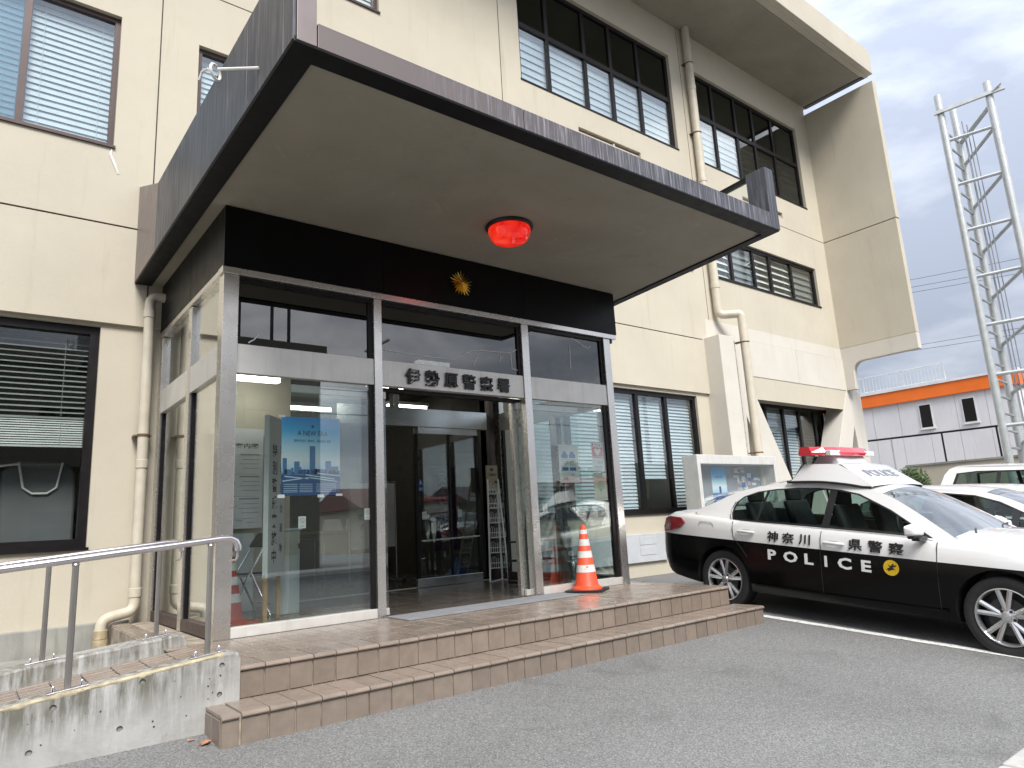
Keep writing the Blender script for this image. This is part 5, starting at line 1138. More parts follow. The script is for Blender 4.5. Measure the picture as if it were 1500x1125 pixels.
def make_car(name, label, loc, rot, C, top, low, detail=True, group=None, glass='car_glass'):
    root = thing(name, label, 'car', loc, group, rot)
    T = {k: smooth_tab(C[k]) for k in ('W', 'belt', 'deck', 'rail')}
    W = lambda s: interp(T['W'], s); B = lambda s: interp(T['belt'], s); D = lambda s: interp(T['deck'], s); ZB = lambda s: interp(C['zb'], s); RL = lambda s: interp(T['rail'], s)
    s0, s1 = C['W'][0][0], C['W'][-1][0]; ca, cb = C['cab']
    st = sorted(set(list(np.round(np.linspace(s0, s1, 54), 3))+list(C['doors'])+[ca, ca+.02, cb-.02, cb, s0, s0+.02, s0+.05, s1-.03]))
    zl = C['zline'] or (lambda s: .52)
    rows = []
    for s in st:
        w_, zb, b_ = W(s), ZB(s), B(s); cabin = ca+.01 < s < cb-.01
        z5 = min(zl(s), b_-.06); zs_ = b_-.055
        half = [(0, zb), (w_*.72, zb), (w_-.06, zb+.03), (w_-.022, zb+.12), (w_-.004, max(.50, zb+.2)), (w_, (max(.50, zb+.2)+z5)/2+.0), (w_-.004, z5), (w_-.014, (z5+zs_)/2), (w_-.028, zs_), (w_-.055, b_-.015), (w_-.10, b_)]
        if cabin: half += [(w_-.13, b_-.005), (w_-.15, b_-.10), (0, b_-.10)]
        else: half += [(w_-.17, b_+(D(s)-b_)*.5), (w_*.5, b_+(D(s)-b_)*.88), (0, D(s))]
        rows.append([(s, -a, z) for a, z in half]+[(s, a, z) for a, z in half[-2:0:-1]])
    n = len(rows[0]); nh = 13
    mb = MB()
    for i in range(len(rows)-1):
        cabin = ca+.01 < (st[i]+st[i+1])/2 < cb-.01
        for j in range(n):
            jj = j if j < nh else n-1-j
            mi = (1 if low else 0) if jj < 6 else (2 if (cabin and jj >= 10) else 0)
            if jj < 2: mi = 2
            mb.mesh([rows[i][j], rows[i][(j+1) % n], rows[i+1][(j+1) % n], rows[i+1][j]], [(0, 1, 2, 3)], mi)
    mb.poly(rows[0], 1 if low else 0); mb.poly(rows[-1], 1 if low else 0)
    me = bpy.data.meshes.new('body'); me.from_pydata(mb.v, [], mb.f)
    mats = [M[top], M[low or top], M['trim_black']]
    for x in mats: me.materials.append(x)
    me.polygons.foreach_set('material_index', mb.m)
    bm = bmesh.new(); bm.from_mesh(me); bmesh.ops.remove_doubles(bm, verts=bm.verts[:], dist=.0004); bmesh.ops.recalc_face_normals(bm, faces=bm.faces[:]); bm.to_mesh(me); bm.free()
    # wheel arches cut out of the shell
    cut = MB()
    for s in C['wheels']:
        for sd_ in (-1, 1): cut.lathe([(.362, sd_*.55), (.362, sd_*1.1)], (s, 0, .335), 1, 40, mi=2)
    cm = bpy.data.meshes.new('arch'); cm.from_pydata(cut.v, [], cut.f); [cm.materials.append(x) for x in mats]; cm.polygons.foreach_set('material_index', cut.m)
    bm = bmesh.new(); bm.from_mesh(cm); bmesh.ops.recalc_face_normals(bm, faces=bm.faces[:]); bm.to_mesh(cm); bm.free()
    bo = bpy.data.objects.new('body', me); co = bpy.data.objects.new('arch', cm); COL.objects.link(bo); COL.objects.link(co)
    md = bo.modifiers.new('b', 'BOOLEAN'); md.object = co; md.operation = 'DIFFERENCE'; md.solver = 'EXACT'
    bpy.context.view_layer.update()
    me2 = bpy.data.meshes.new_from_object(bo.evaluated_get(bpy.context.evaluated_depsgraph_get()))
    bpy.data.objects.remove(bo); bpy.data.objects.remove(co)
    me2.name = 'body'; bm = bmesh.new(); bm.from_mesh(me2)
    d0, d1, d2 = C['doors']
    def isdoor(f):
        c = f.calc_center_median(); 
        if abs(c.y) < .70 or abs(f.normal.y) < .5 or c.z < .33 or c.z > B(c.x)-.004: return None
        for k, (a, b) in enumerate(((d0, d1), (d1, d2))):
            if a < c.x < b: return (k, -1 if c.y < 0 else 1)
    dset = {}
    if detail:
        for f in bm.faces:
            k = isdoor(f)
            if k: dset.setdefault(k, []).append(f)
    doors = {}
    for k, fs in dset.items():
        b2 = bmesh.new(); vm = {}
        for f in fs:
            vs = []
            for v in f.verts:
                if v not in vm: vm[v] = b2.verts.new(v.co)
                vs.append(vm[v])
            nf = b2.faces.new(vs); nf.material_index = f.material_index; nf.smooth = True
        dm = bpy.data.meshes.new('door'); b2.to_mesh(dm); b2.free(); [dm.materials.append(x) for x in mats]; dm.set_sharp_from_angle(angle=R(38))
        doors[k] = link('door', dm, root)
    bmesh.ops.delete(bm, geom=[f for fs in dset.values() for f in fs], context='FACES')
    for f in bm.faces: f.smooth = True
    bm.to_mesh(me2); bm.free(); me2.set_sharp_from_angle(angle=R(38))
    body = link('body', me2, root)
    # greenhouse: side frames with window openings, roof skin, screens
    wb_ = lambda s: W(s)-.095
    def side(s, z, sg, off=0): return (s, sg*(wb_(min(max(s, s0+.3), 2.45))-(z-B(s))*.60+off), z)
    rs_ = [s for s in np.linspace(C['rail'][0][0], C['rail'][-1][0], 48)]
    inner = C['dlo']
    for sg in (-1, 1):
        outer = [(s, RL(s)) for s in rs_]+[(s, B(s)-.004) for s in rs_[::-2]]
        dl = inner
        tri = tessellate_polygon([[Vector((a, b, 0)) for a, b in outer], [Vector((a, b, 0)) for a, b in dl]])
        allp = outer+dl; mb = MB(); mb.mesh([side(a, b, sg) for a, b in allp], [tuple(t) for t in tri]); build(mb, 'side_frame', top, root, local=True, smooth=True)
        # black window surround, pillar covers, glass
        c_ = np.mean(np.array(dl), axis=0); ring = [(a+(c_[0]-a)*.035, b+(c_[1]-b)*.09) for a, b in dl]
        mb = MB(); nn = len(dl); mb.mesh([side(a, b, sg, .003) for a, b in dl]+[side(a, b, sg, .003) for a, b in ring], [(i, (i+1) % nn, (i+1) % nn+nn, i+nn) for i in range(nn)]); build(mb, 'window_surround', 'trim_black', root, local=True)
        def inside_z(s, lower):
            zs = []
            for (a, b), (c, d) in zip(dl, dl[1:]+dl[:1]):
                if min(a, c) <= s <= max(a, c) and a != c: zs.append(b+(d-b)*(s-a)/(c-a))
            return min(zs) if lower else max(zs)
        for a, b, tl in C['bars']:
            mb = MB(); z0a, z0b = inside_z(a, True), inside_z(b, True); z1a, z1b = inside_z(a+tl, False), inside_z(b+tl, False)
            mb.mesh([side(a, z0a, sg, .004), side(b, z0b, sg, .004), side(b+tl, z1b, sg, .004), side(a+tl, z1a, sg, .004)], [(0, 1, 2, 3)]); build(mb, 'window_pillar', 'trim_black', root, local=True)
        cuts = sorted(C['bars']); edges = [min(a for a, b in dl)]+[(a+b)/2 for a, b, t in cuts]+[max(a for a, b in dl)]
        for a, b in zip(edges, edges[1:]):
            ss = np.linspace(a+.012, b-.012, 10); lo = [(s, inside_z(s, True)) for s in ss]; hi = [(s, inside_z(s, False)) for s in ss]
            mb = MB(); mb.grid([[side(s, z, sg, -.006), side(s, zz, sg, -.006)] for (s, z), (_, zz) in zip(lo, hi)]); build(mb, 'side_window', glass, root, local=True, smooth=True, recalc=False)
        if detail:
            mb = MB(); cr_ = [p for p in dl if p[1] < 1.0 or p[0] < .2]
            mb.tube([side(a, b-.006, sg, .006) for a, b in [(.085, 1.19), (.064, 1.12), (.066, 1.04), (.10, .982), (.6, .965), (1.2, .948), (2.22, .912)]], .006, 6); build(mb, 'chrome_strip', 'chrome', root, local=True, smooth=True)
    def skin(sa, sb, nm, mt, k=10, sink=0):
        mb = MB(); rr = []
        for s in np.linspace(sa, sb, k):
            z = RL(s); wr = abs(side(s, z, 1)[1]); r_ = []
            cm_ = C['camber']*min(1, max(0.15, (z-B(s))/.3))
            for u in np.linspace(-1, 1, 13): r_.append((s+(.10*(1-u*u) if sa >= C['wind'][0]-.01 else (-.08*(1-u*u) if sb <= C['rear'][1]+.01 else 0))*max(0, 1-(z-B(s))/.42)*1.0, u*wr, z+cm_*(1-u*u)-sink))
            rr.append(r_)
        mb.grid(rr); return build(mb, nm, mt, root, local=True, smooth=True, angle=60, recalc=False)
    r0, r1 = C['rear']; w0, w1 = C['wind']
    skin(C['rail'][0][0], r0, 'rear_deck', top, 6); skin(r0, r1, 'rear_window', glass); skin(r1, w0, 'roof', top, 16); skin(w0, w1, 'windscreen', 'windscreen')
    for s in C['wheels']:
        for sg in (-1, 1):
            if detail or sg < 0: wheel(root, s, sg, W(s))
    # cabin: dashboard and seats
    fs = C['doors']
    for sx_ in (C['doors'][1]+.15, C['doors'][0]+.10):
        for y in (-.38, .38):
            mb = MB(); z0_ = B(sx_)-.10
            mb.prism([(sx_-.02, z0_-.2), (sx_-.18, 1.17), (sx_-.10, 1.19), (sx_+.10, z0_-.2)], 1, y-.22, y+.22); mb.prism([(sx_-.20, 1.17), (sx_-.22, 1.33), (sx_-.12, 1.33), (sx_-.11, 1.17)], 1, y-.12, y+.12)
            build(mb, 'seat', 'seat', root, local=True, bevel=.03, smooth=True)
    mb = MB(); mb.box(cb-.55, cb-.1, -.66, .66, B(cb-.3)-.12, B(cb-.3)+.02); build(mb, 'dashboard', 'trim_black', root, local=True, bevel=.03)
    mb = MB(); sw = C['doors'][1]+.62; mb.tube([(sw-.05*math.sin(t), -.36+.18*math.cos(t), B(sw)+.03+.18*math.sin(t)) for t in np.linspace(0, 2*math.pi, 21)], .014, 7); build(mb, 'steering_wheel', 'trim_black', root, local=True, smooth=True)
    # mirrors
    for sg in (-1, 1):
        sm = C['doors'][2]-.14; y = sg*(W(sm)+.10); zc = B(sm)+.085
        mb = MB(); mb.mesh([(sm+a, y+sg*b, zc+c) for a, b, c in ((-.02, -.10, -.055), (-.02, .10, -.05), (-.02, .115, .045), (-.02, -.10, .07), (.075, -.09, -.045), (.055, .075, -.04), (.05, .085, .02), (.075, -.09, .045))], [(0, 1, 2, 3), (4, 5, 6, 7), (0, 1, 5, 4), (1, 2, 6, 5), (2, 3, 7, 6), (3, 0, 4, 7)])
        mi = build(mb, 'mirror', top, root, local=True, smooth=True, bevel=.022); mi.modifiers[0].segments = 4
        mb = MB(); mb.mesh([(sm+a, y+sg*b, zc+c) for a, b, c in ((-.01, -.10, -.085), (-.01, .06, -.075), (-.01, .085, -.045), (-.01, -.10, -.045), (.065, -.09, -.07), (.045, .05, -.065), (.045, .07, -.04), (.065, -.09, -.04))], [(0, 1, 2, 3), (4, 5, 6, 7), (0, 1, 5, 4), (1, 2, 6, 5), (2, 3, 7, 6), (3, 0, 4, 7)])
        build(mb, 'mirror_base', 'trim_black', mi, local=True, bevel=.012)
        mb = MB(); mb.bar((sm+.03, sg*(W(sm)-.06), B(sm)+.01), (sm+.03, y, zc-.075), .07, .035); build(mb, 'mirror_arm', 'trim_black', mi, local=True, bevel=.006)
    # wipers
    for y in (-.5, .12):
        mb = MB(); sA = w1-.02; mb.tube([(sA+.08, y, RL(sA)+.03), (sA-.02, y+.26, RL(sA)+.055), (sA-.06, y+.52, RL(sA)+.06)], .008, 6); build(mb, 'wiper', 'trim_black', root, local=True)
    return root, doors, dict(W=W, B=B, D=D, RL=RL, side=side)

PITCH = 0.0817
def carpose(x_near, y_hub, yaw_, C):
    """x of the near wheel plane and y of the rear hub; the origin of a car is under its rear hub on the centre line"""
    off = C['W'][5][1]-.035
    return (x_near+off*math.cos(yaw_), y_hub+off*math.sin(yaw_), .343-.323*math.cos(PITCH)+SL*(y_hub-4.947)), (0, PITCH, -math.pi/2+yaw_)
loc, rot = carpose(6.86, 4.947, -.0406, SEDAN)
pc, pdoors, PF = make_car('police_car', 'black and white police patrol car with red roof light parked beside the steps', loc, rot, SEDAN, 'white_paint', 'black_paint')
W_, B_ = PF['W'], PF['B']
def onside(s, z, off=.0): return (s, -W_(s)-off, z)
# lettering on the near doors
SLP = Vector((1, 0, -.0215)).normalized()
def door_at(s): return pdoors[(0 if s < SEDAN['doors'][1] else 1, -1)]
for ch, s in zip('POLICE', (.655, .87, 1.075, 1.255, 1.445, 1.655)):
    m_ = MB(); text(m_, ch, .142, (s, -W_(s)-.004, .650-.0215*(s-.65)), SLP, extrude=.0015, bold=.0045, sx=1.42 if ch != 'I' else 1.2); build(m_, 'door_letter', 'paper', door_at(s), local=True)
for ch, s in zip('神奈川県警察', (.665, .845, 1.03, 1.555, 1.745, 1.935)):
    m_ = MB(); text(m_, ch, .115, (s, -W_(s)+.0105, .840-.0235*(s-.66)), SLP, (0, .185, 1), extrude=.004, bold=.0016, sx=1.2); build(m_, 'door_letter', 'letter', door_at(s), local=True)
m_ = MB(); bs, bz = 1.885, .636; m_.lathe([(.070, -.0), (.070, -.003), (.001, -.003)], (bs, -W_(bs)-.002, bz), 1, 36, caps=False)
M['yellow'] = mat('yellow_badge', (0.80, 0.50, 0.02), 0.35); bd = build(m_, 'badge', 'yellow', door_at(bs), local=True)
m_ = MB(); q = [(-.048, -.022), (-.030, -.005), (-.012, .002), (-.028, .028), (.0, .016), (.012, .038), (.026, .034), (.024, .020), (.050, .030), (.040, .010), (.014, .004), (.040, -.018), (.022, -.016), (-.004, -.022), (-.024, -.034), (-.03, -.02)]
m_.poly([(bs+a, -W_(bs)-.0055, bz+b) for a, b in q])
build(m_, 'badge_bird', 'letter', pc, local=True)
# handles, gaps, fuel lid, tail lamp, sill
for s, k in ((.33, 0), (1.335, 1)):
    for sg in (-1, 1):
        y = sg*(W_(s)-.008); z = .862-.05*k*1.1+.0
        m_ = MB(); m_.lathe([(.001, -.0), (.05, -.003), (.06, -.006)], (0, 0, 0), 1, 20, caps=False); m_.v = [(s+p[0]*1.55, y+sg*-.004+p[1]*-sg*.8, z+p[2]*.55) for p in m_.v]
        hd = build(m_, 'handle_cup', 'pale_grey', pdoors[(k, sg)], local=True, smooth=True)
        m_ = MB(); m_.tube([(s-.10, y+sg*.006, z+.012), (s-.085, y+sg*.026, z+.013), (s, y+sg*.034, z+.012), (s+.085, y+sg*.028, z+.009), (s+.115, y+sg*.006, z+.006)], [.010, .015, .017, .016, .010], 10); build(m_, 'handle', 'white_paint', pdoors[(k, sg)], local=True, smooth=True)
def gap(pts, sg=-1, r=.0035):
    m_ = MB(); m_.tube([(s, sg*(W_(s)-o), z) for s, z, o in pts], r, 5); build(m_, 'door_gap', 'trim_black', pc, local=True)
for sg in (-1, 1):
    gap([(1.2, .925, .045), (1.2, .86, .016), (1.2, .75, .003), (1.2, .5, .003), (1.2, .30, .02)], sg); gap([(2.275, .89, .05), (2.275, .85, .025), (2.275, .72, .003), (2.275, .5, .003), (2.275, .30, .02)], sg)
    gap([(.14, .975, .05), (.15, .90, .016), (.165, .80, .006), (.26, .70, .002), (.34, .60, .002)], sg)
    z_ = .30; m_ = MB(); m_.tube([(s, sg*(W_(s)-.012), .315) for s in (.42, 1.0, 1.6, 2.33)], .012, 8); build(m_, 'sill_moulding', 'black_paint', pc, local=True, smooth=True)
m_ = MB(); m_.tube([(s, -(W_(s)-.022+.002), z) for s, z in [(-.32, .80), (-.325, .93), (-.30, .955), (-.14, .948), (-.115, .92), (-.12, .83), (-.16, .795), (-.32, .80)]], .003, 5); build(m_, 'fuel_lid', 'print_grey', pc, local=True)
for sg in (-1, 1):
    q = [(-.965, .86), (-.90, .965), (-.80, .995), (-.60, .985), (-.535, .93), (-.62, .865), (-.80, .82), (-.93, .80)]
    m_ = MB(); f_ = [(a, sg*(W_(a)+.006-(.02 if b > .95 else 0)), b) for a, b in q]; cc = tuple(np.mean(np.array(f_), axis=0)+np.array((0, sg*.016, 0)))
    nn = len(f_); m_.mesh(f_+[(a, y-sg*.08, b) for a, y, b in f_]+[cc], [(i, (i+1) % nn, 2*nn) for i in range(nn)]+[(i, (i+1) % nn, (i+1) % nn+nn, i+nn) for i in range(nn)]); build(m_, 'tail_lamp', 'tail_lens', pc, local=True)
m_ = MB(); m_.box(-1.03, -1.015, -.26, .26, .62, .76); build(m_, 'number_plate', 'paper', pc, local=True)
for sg in (-1, 1):
    m_ = MB(); q = [(3.60, .60), (3.58, .72), (3.30, .80), (3.2, .79), (3.35, .66)]; f_ = [(a, sg*(W_(a)+.004), b) for a, b in q]; nn = 5
    m_.mesh(f_+[(a-.02, y-sg*.07, b) for a, y, b in f_], [tuple(range(nn))]+[(i, (i+1) % nn, (i+1) % nn+nn, i+nn) for i in range(nn)]); build(m_, 'headlight', 'clear_lens', pc, local=True)
m_ = MB(); m_.box(3.63, 3.685, -.35, .35, .5, .62); build(m_, 'grille', 'trim_black', pc, local=True)
# roof fairing with black seal and POLICE lettering, light bar
def fair(k):
    """plan half width and profile of the fairing"""
    return k
bx = thing  # fairing is part of the car
yb0, yt0 = .60, .47
sec = [(.70, 1.385, .60), (.80, 1.60, .45), (.86, 1.612, .44), (1.36, 1.605, .44), (1.40, 1.598, .445), (1.97, 1.325, .52)]
m_ = MB()
bot = [(.72, .565), (1.15, .58), (1.60, .535)]
rows = [[(.72, -.56, 1.41), (.72, .56, 1.41)], [(.81, -.50, 1.585), (.81, .50, 1.585)], [(.85, -.49, 1.60), (.85, .49, 1.60)], [(1.20, -.485, 1.60), (1.20, .485, 1.60)], [(1.26, -.485, 1.588), (1.26, .485, 1.588)], [(1.60, -.53, 1.372), (1.60, .53, 1.372)]]
m_.grid([[r[0], (r[0][0], r[0][1]*.5, r[0][2]+.012), (r[0][0], 0, r[0][2]+.016), (r[0][0], -r[0][1]*.5, r[0][2]+.012), r[1]] for r in rows])
zr_ = lambda s: max(PF['RL'](s)+.010, 1.362)
for sg in (-1, 1):
    base = [(s, sg*interp(bot, s), zr_(s)) for s in np.linspace(.72, 1.60, 8)]
    topc = [(r[0][0], sg*abs(r[0][1]), r[0][2]) for r in rows]
    tp = [tuple(np.array([interp([(t[0], t[i]) for t in topc], s) for i in range(3)])) for s in np.linspace(.72, 1.60, 8)]
    tp = [(s, sg*interp([(t[0], abs(t[1])) for t in topc], s), interp([(t[0], t[2]) for t in topc], s)) for s in np.linspace(.72, 1.60, 8)]
    m_.grid([[a, b] for a, b in zip(base, tp)])
m_.grid([[(.72, -.565, zr_(.72)), (.72, .565, zr_(.72))], [(.72, -.56, 1.41), (.72, .56, 1.41)]])
fr_ = build(m_, 'roof_fairing', 'white_paint', pc, local=True, smooth=True, angle=25)
m_ = MB()
for sg in (-1, 1): m_.tube([(s, sg*(interp(bot, s)+.004), zr_(s)-.004) for s in np.linspace(.70, 1.58, 12)], .012, 8)
m_.tube([(.69, y, zr_(.69)+.02*(1-(y/.58)**2)) for y in np.linspace(-.58, .58, 9)], .012, 8); build(m_, 'seal', 'trim_black', fr_, local=True, smooth=True)
sl_ = Vector((1.60-1.26, 0, 1.372-1.588)).normalized(); m_ = MB(); cpt = Vector((1.42, 0, 1.588-.216*(.16/.34)+.019))
text(m_, 'POLICE', .17, cpt, (0, 1, 0), -sl_, extrude=.001, bold=.003, sx=1.1); m_.mi = 0
M['grey_letter'] = mat('grey_lettering', (0.22, 0.22, 0.25), 0.4); build(m_, 'fairing_letter', 'grey_letter', fr_, local=True)
# light bar: bevelled red lens spanning the car, swept ends, clear corner lamps, black feet
m_ = MB(); lbz = 1.690
def barsec(y, sc, dx): return [(.99+dx+a*sc, y, lbz+b) for a, b in ((-.135, 0), (-.15, .035), (-.10, .095), (.10, .095), (.15, .035), (.135, 0))]
rows = [barsec(-.56, .5, -.09), barsec(-.45, .9, -.04), barsec(-.28, 1, 0), barsec(0, 1, .015), barsec(.28, 1, 0), barsec(.45, .9, -.04), barsec(.56, .5, -.09)]
m_.grid(rows, close=True); m_.poly(rows[0]); m_.poly(rows[-1]); lb = build(m_, 'light_bar', 'red_lens', pc, local=True, bevel=.008)
m_ = MB(); m_.prism([(.84, 1.605), (1.14, 1.605), (1.09, 1.692), (.90, 1.692)], 1, -.30, .30); build(m_, 'light_bar_base', 'pale_grey', lb, local=True, bevel=.006)
for sg in (-1, 1): m_ = MB(); m_.box(1.08, 1.135, sg*.36-.10, sg*.36+.10, lbz+.002, lbz+.058); build(m_, 'alley_lamp', 'clear_lens', lb, local=True, bevel=.006)
# the other parked cars
def park(name, label, x, y, C, dy=-.03, **k):
    loc, rot = carpose(x, y, dy, C); r_ = make_car(name, label, loc, rot, C, 'white_paint', None, **k); r_[0].scale.z = .90 if C is HATCH else .985; return r_
park('parked_car', 'white compact hatchback parked next to the patrol car', 9.50, 4.55, HATCH, group='cars parked in the lot', detail=False)
park('parked_car', 'white car with dark side windows parked between hatchback and van', 12.1, 4.75, HATCH, group='cars parked in the lot', detail=False)
park('parked_van', 'tall white van with black side windows parked farthest back', 15.4, 4.95, VAN, group='cars parked in the lot', detail=False)

# ================================================================ FAR SIDE OF THE LOT
BX = 30.0
ob = thing('orange_trim_building', 'low grey clad building with an orange band under its roof edge', 'building', (BX+5, 15, 1))
ztop = lambda y: 5.0+(y-8.05)*.069+.575
ya, yb_ = 7.95, 40.0
pw = 1.05; y = ya
while y < yb_:
    m_ = MB(); z1 = 5.18; m_.box(BX, BX+.12, y+.006, min(y+pw, yb_)-.006, .6, z1+.0); build(m_, 'cladding_panel', 'cladding', ob); y += pw
m_ = MB(); m_.box(BX+.13, BX+12, ya+.02, yb_, .6, 5.5); build(m_, 'core', 'cladding', ob)
m_ = MB(); m_.prism([(ya-.1, 5.10), (yb_, 5.10), (yb_, 5.60), (ya-.1, 5.60)], 0, BX-.12, BX+12); build(m_, 'orange_band', 'orange', ob)
m_ = MB(); m_.box(BX-.16, BX+12.1, ya-.14, yb_, 5.603, 5.70); build(m_, 'roof_edge', 'roofwhite', ob)
for y in (9.6, 11.14, 15.5, 18.5):
    m_ = MB(); w_ = .24; m_.box(BX-.035, BX+.02, y-w_, y+w_, 3.93, 4.90); fr = build(m_, 'window', 'roofwhite', ob); m_ = MB(); m_.box(BX-.042, BX-.036, y-w_+.04, y+w_-.04, 3.97, 4.86); build(m_, 'pane', 'frame', fr)
    m_ = MB(); m_.box(BX-.06, BX, y-w_-.04, y+w_+.04, 3.88, 3.93); build(m_, 'sill', 'roofwhite', fr)
m_ = MB(); yr0, yr1 = 10.45, 22.0
for z in (5.85, 6.50): m_.tube([(BX+.6, yr0, z), (BX+.6, yr1, z)], .018, 6)
for y in np.arange(yr0, yr1, .14): m_.tube([(BX+.6, y, 5.70), (BX+.6, y, 6.50)], .008, 5)
for y in np.arange(yr0, yr1, 1.6): m_.tube([(BX+.6, y, 5.70), (BX+.6, y, 6.52)], .022, 6)
m_.tube([(BX+.6, yr0, 6.5), (BX+1.6, yr0+.3, 5.72)], .02, 6); build(m_, 'roof_railing', 'tower', ob)
# block wall with pipe railing on it
fw = thing('boundary_wall', 'low pale block wall with a dark pipe railing on top', 'wall', (22, 10, 0))
m_ = MB(); m_.box(22, 22.2, 5.9, 8.95, -.1, 2.10); m_.box(22.02, 22.18, 9.0, 30, -.1, 1.78); build(m_, 'wall', 'roofwall', fw, bevel=.01); m_ = MB(); m_.box(21.97, 22.23, 5.88, 8.97, 2.103, 2.16); build(m_, 'coping', 'concrete_plain', fw)
m_ = MB(); m_.tube([(22.1, 5.95, 2.99), (22.1, 30, 3.19)], .03, 8); build(m_, 'top_rail', 'frame', fw)
for y in (6.52, 7.89, 9.29, 10.7, 12.1, 13.5):
    m_ = MB(); m_.tube([(22.1, y, 2.16 if y < 8.9 else 1.78), (22.1, y, 3.0+.0083*(y-5.95))], .026, 8); build(m_, 'rail_post', 'frame' if y < 9 else 'tower', fw)
# radio mast: three legs, diagonal braces, rungs, cables
tw = thing('lattice_tower', 'tall grey three legged steel lattice mast at the right edge', 'tower', (19.6, 5.2, 0))
LG = [(19.22, 5.54), (19.48, 4.51), (20.16, 5.52)]; TP = [11.45, 11.35, 11.42]
for (x, y), t in zip(LG, TP):
    m_ = MB(); m_.tube([(x, y, -.1), (x, y, t)], .09, 14); build(m_, 'leg', 'tower', tw, smooth=True)
V3 = lambda i, z: Vector((*LG[i], z))
for z in np.arange(1.5, 11.0, 1.235):
    for i, j in ((0, 1), (1, 2)):
        m_ = MB(); m_.tube([V3(i, z), V3(j, z-(0 if i == 0 else .42))], .045, 8); build(m_, 'brace', 'tower', tw, smooth=True)
z = .6
while z < 10.8:
    m_ = MB(); m_.tube([V3(0, z), V3(2, z-.05)], .03, 6); build(m_, 'rung', 'tower', tw, smooth=True); z += .41
m_ = MB(); a = V3(0, 10.95); b = V3(1, 11.0); d_ = (b-a).normalized(); m_.bar(a-d_*.12+Vector((-.1, 0, 0)), b+d_*.35+Vector((-.1, 0, 0)), .08, .09); m_.tube([b+Vector((-.1, -.1, 0)), b+Vector((-.1, -.3, .12))], .03, 6); build(m_, 'top_crossbar', 'tower', tw)
m_ = MB(); m_.tube([V3(1, 10.75), V3(2, 10.35)], .06, 8); build(m_, 'brace', 'tower', tw, smooth=True)
for k, (u, v) in enumerate(((.4, .25), (.5, .3), (.45, .5), (.6, .35), (.55, .6))):
    p = V3(0, 0).lerp(V3(1, 0), u).lerp(V3(2, 0), v*.5); m_ = MB(); m_.tube([p+Vector((0, 0, .2)), p+Vector((0, 0, 10.6-.12*k))], .012, 5); build(m_, 'hoist_cable', 'print_grey', tw)
# leaves helper
def foliage(name, centre, rad, n, size, mtl, parent, seed, clumps=None):
    rnd = random.Random(seed); m_ = MB(); cs = clumps or [((0, 0, 0), 1.0)]
    for i in range(n):
        c, s_ = rnd.choice(cs); d = Vector((rnd.gauss(0, 1), rnd.gauss(0, 1), rnd.gauss(0, 1))).normalized()*(rnd.uniform(.25, 1)**.45)*s_
        p = Vector(centre)+Vector(((c[0]+d.x)*rad[0], (c[1]+d.y)*rad[1], (c[2]+d.z)*rad[2])); a = Vector((rnd.uniform(-1, 1), rnd.uniform(-1, 1), rnd.uniform(-.6, 1))).normalized()*size*rnd.uniform(.6, 1.4); b = a.orthogonal().normalized()*size*rnd.uniform(.25, .5)
        m_.mesh([p-a, p+b, p+a, p-b], [(0, 1, 2, 3)])
    return build(m_, name, mtl, parent, recalc=False)
sh = thing('round_shrub', 'rounded green shrub behind the parked cars below the railing', 'shrub', (18.5, 7.50, -.1))
m_ = MB(); m_.tube([(18.5, 7.50, -.1), (18.5, 7.50, .8), (18.45, 7.45, 1.3)], [.05, .04, .02], 7); m_.tube([(18.5, 7.50, .6), (18.7, 7.7, 1.4)], [.03, .012], 6); m_.tube([(18.5, 7.50, .7), (18.3, 7.25, 1.5)], [.03, .012], 6); build(m_, 'stem', 'bark', sh)
foliage('foliage', (18.5, 7.50, 1.58), (.42, .42, .42), 2600, .045, 'leaf', sh, 4, [((rx, ry, rz), .6) for rx, ry, rz in ((0, 0, .3), (.5, .2, 0), (-.4, .4, .1), (-.2, -.5, .2), (.3, -.4, -.1), (0, .2, -.4))])
# overhead wires between far poles
def wire(p, q, sag, label, r=.012):
    p, q = Vector(p), Vector(q); m_ = MB(); m_.tube([p.lerp(q, t)-Vector((0, 0, sag*4*t*(1-t))) for t in np.linspace(0, 1, 15)], r, 5); build(m_, 'overhead_wire', 'antenna', None, label, 'wire', 'overhead wires beyond the lot')
for k, (z, dz) in enumerate(((13.4, -.3), (13.0, -.4), (12.7, -.4))): wire((40, 22, z+.6), (40, -8, z-1.4+dz), .5, ('highest thin overhead wire crossing the sky behind the mast', 'middle of the three high wires crossing the sky behind the mast', 'lowest of the three high wires crossing the sky behind the mast')[k])
for k, z in enumerate((9.6, 9.45)): wire((40, 22, z+.3), (40, -8, z-.9), .3+.15*k, ('upper thin wire just above the orange banded building', 'lower thin wire just above the orange banded building')[k])
ep = thing('utility_pole', 'concrete utility pole beyond the orange banded building', 'pole', (40, 22.2, 0)); m_ = MB(); m_.tube([(40, 22.2, -.1), (40, 22.2, 14.4)], [.2, .13], 12); build(m_, 'pole', 'concrete_plain', ep, smooth=True); m_ = MB(); m_.box(39.95, 40.05, 21.2, 23.2, 13.9, 14.02); build(m_, 'crossarm', 'tower', ep)
ep2 = copy_tree(ep); ep2.location = (40, -8, -.3); ep2['label'] = 'concrete utility pole far right outside the lot'
# pale house at the far right behind the mast
hb = thing('pale_house', 'pale house with dark eave behind the mast at the right edge', 'house', (33, 3.5, 0)); m_ = MB(); m_.box(31, 40, -3, 5.6, -.2, 4.6); build(m_, 'wall', 'white_panel', hb); m_ = MB(); m_.box(30.4, 40.6, -3.6, 6.3, 4.6, 4.78); build(m_, 'roof', 'frame', hb); m_ = MB(); m_.box(30.96, 30.99, 1.5, 3.6, 2.2, 3.6); build(m_, 'window', 'frame', hb)

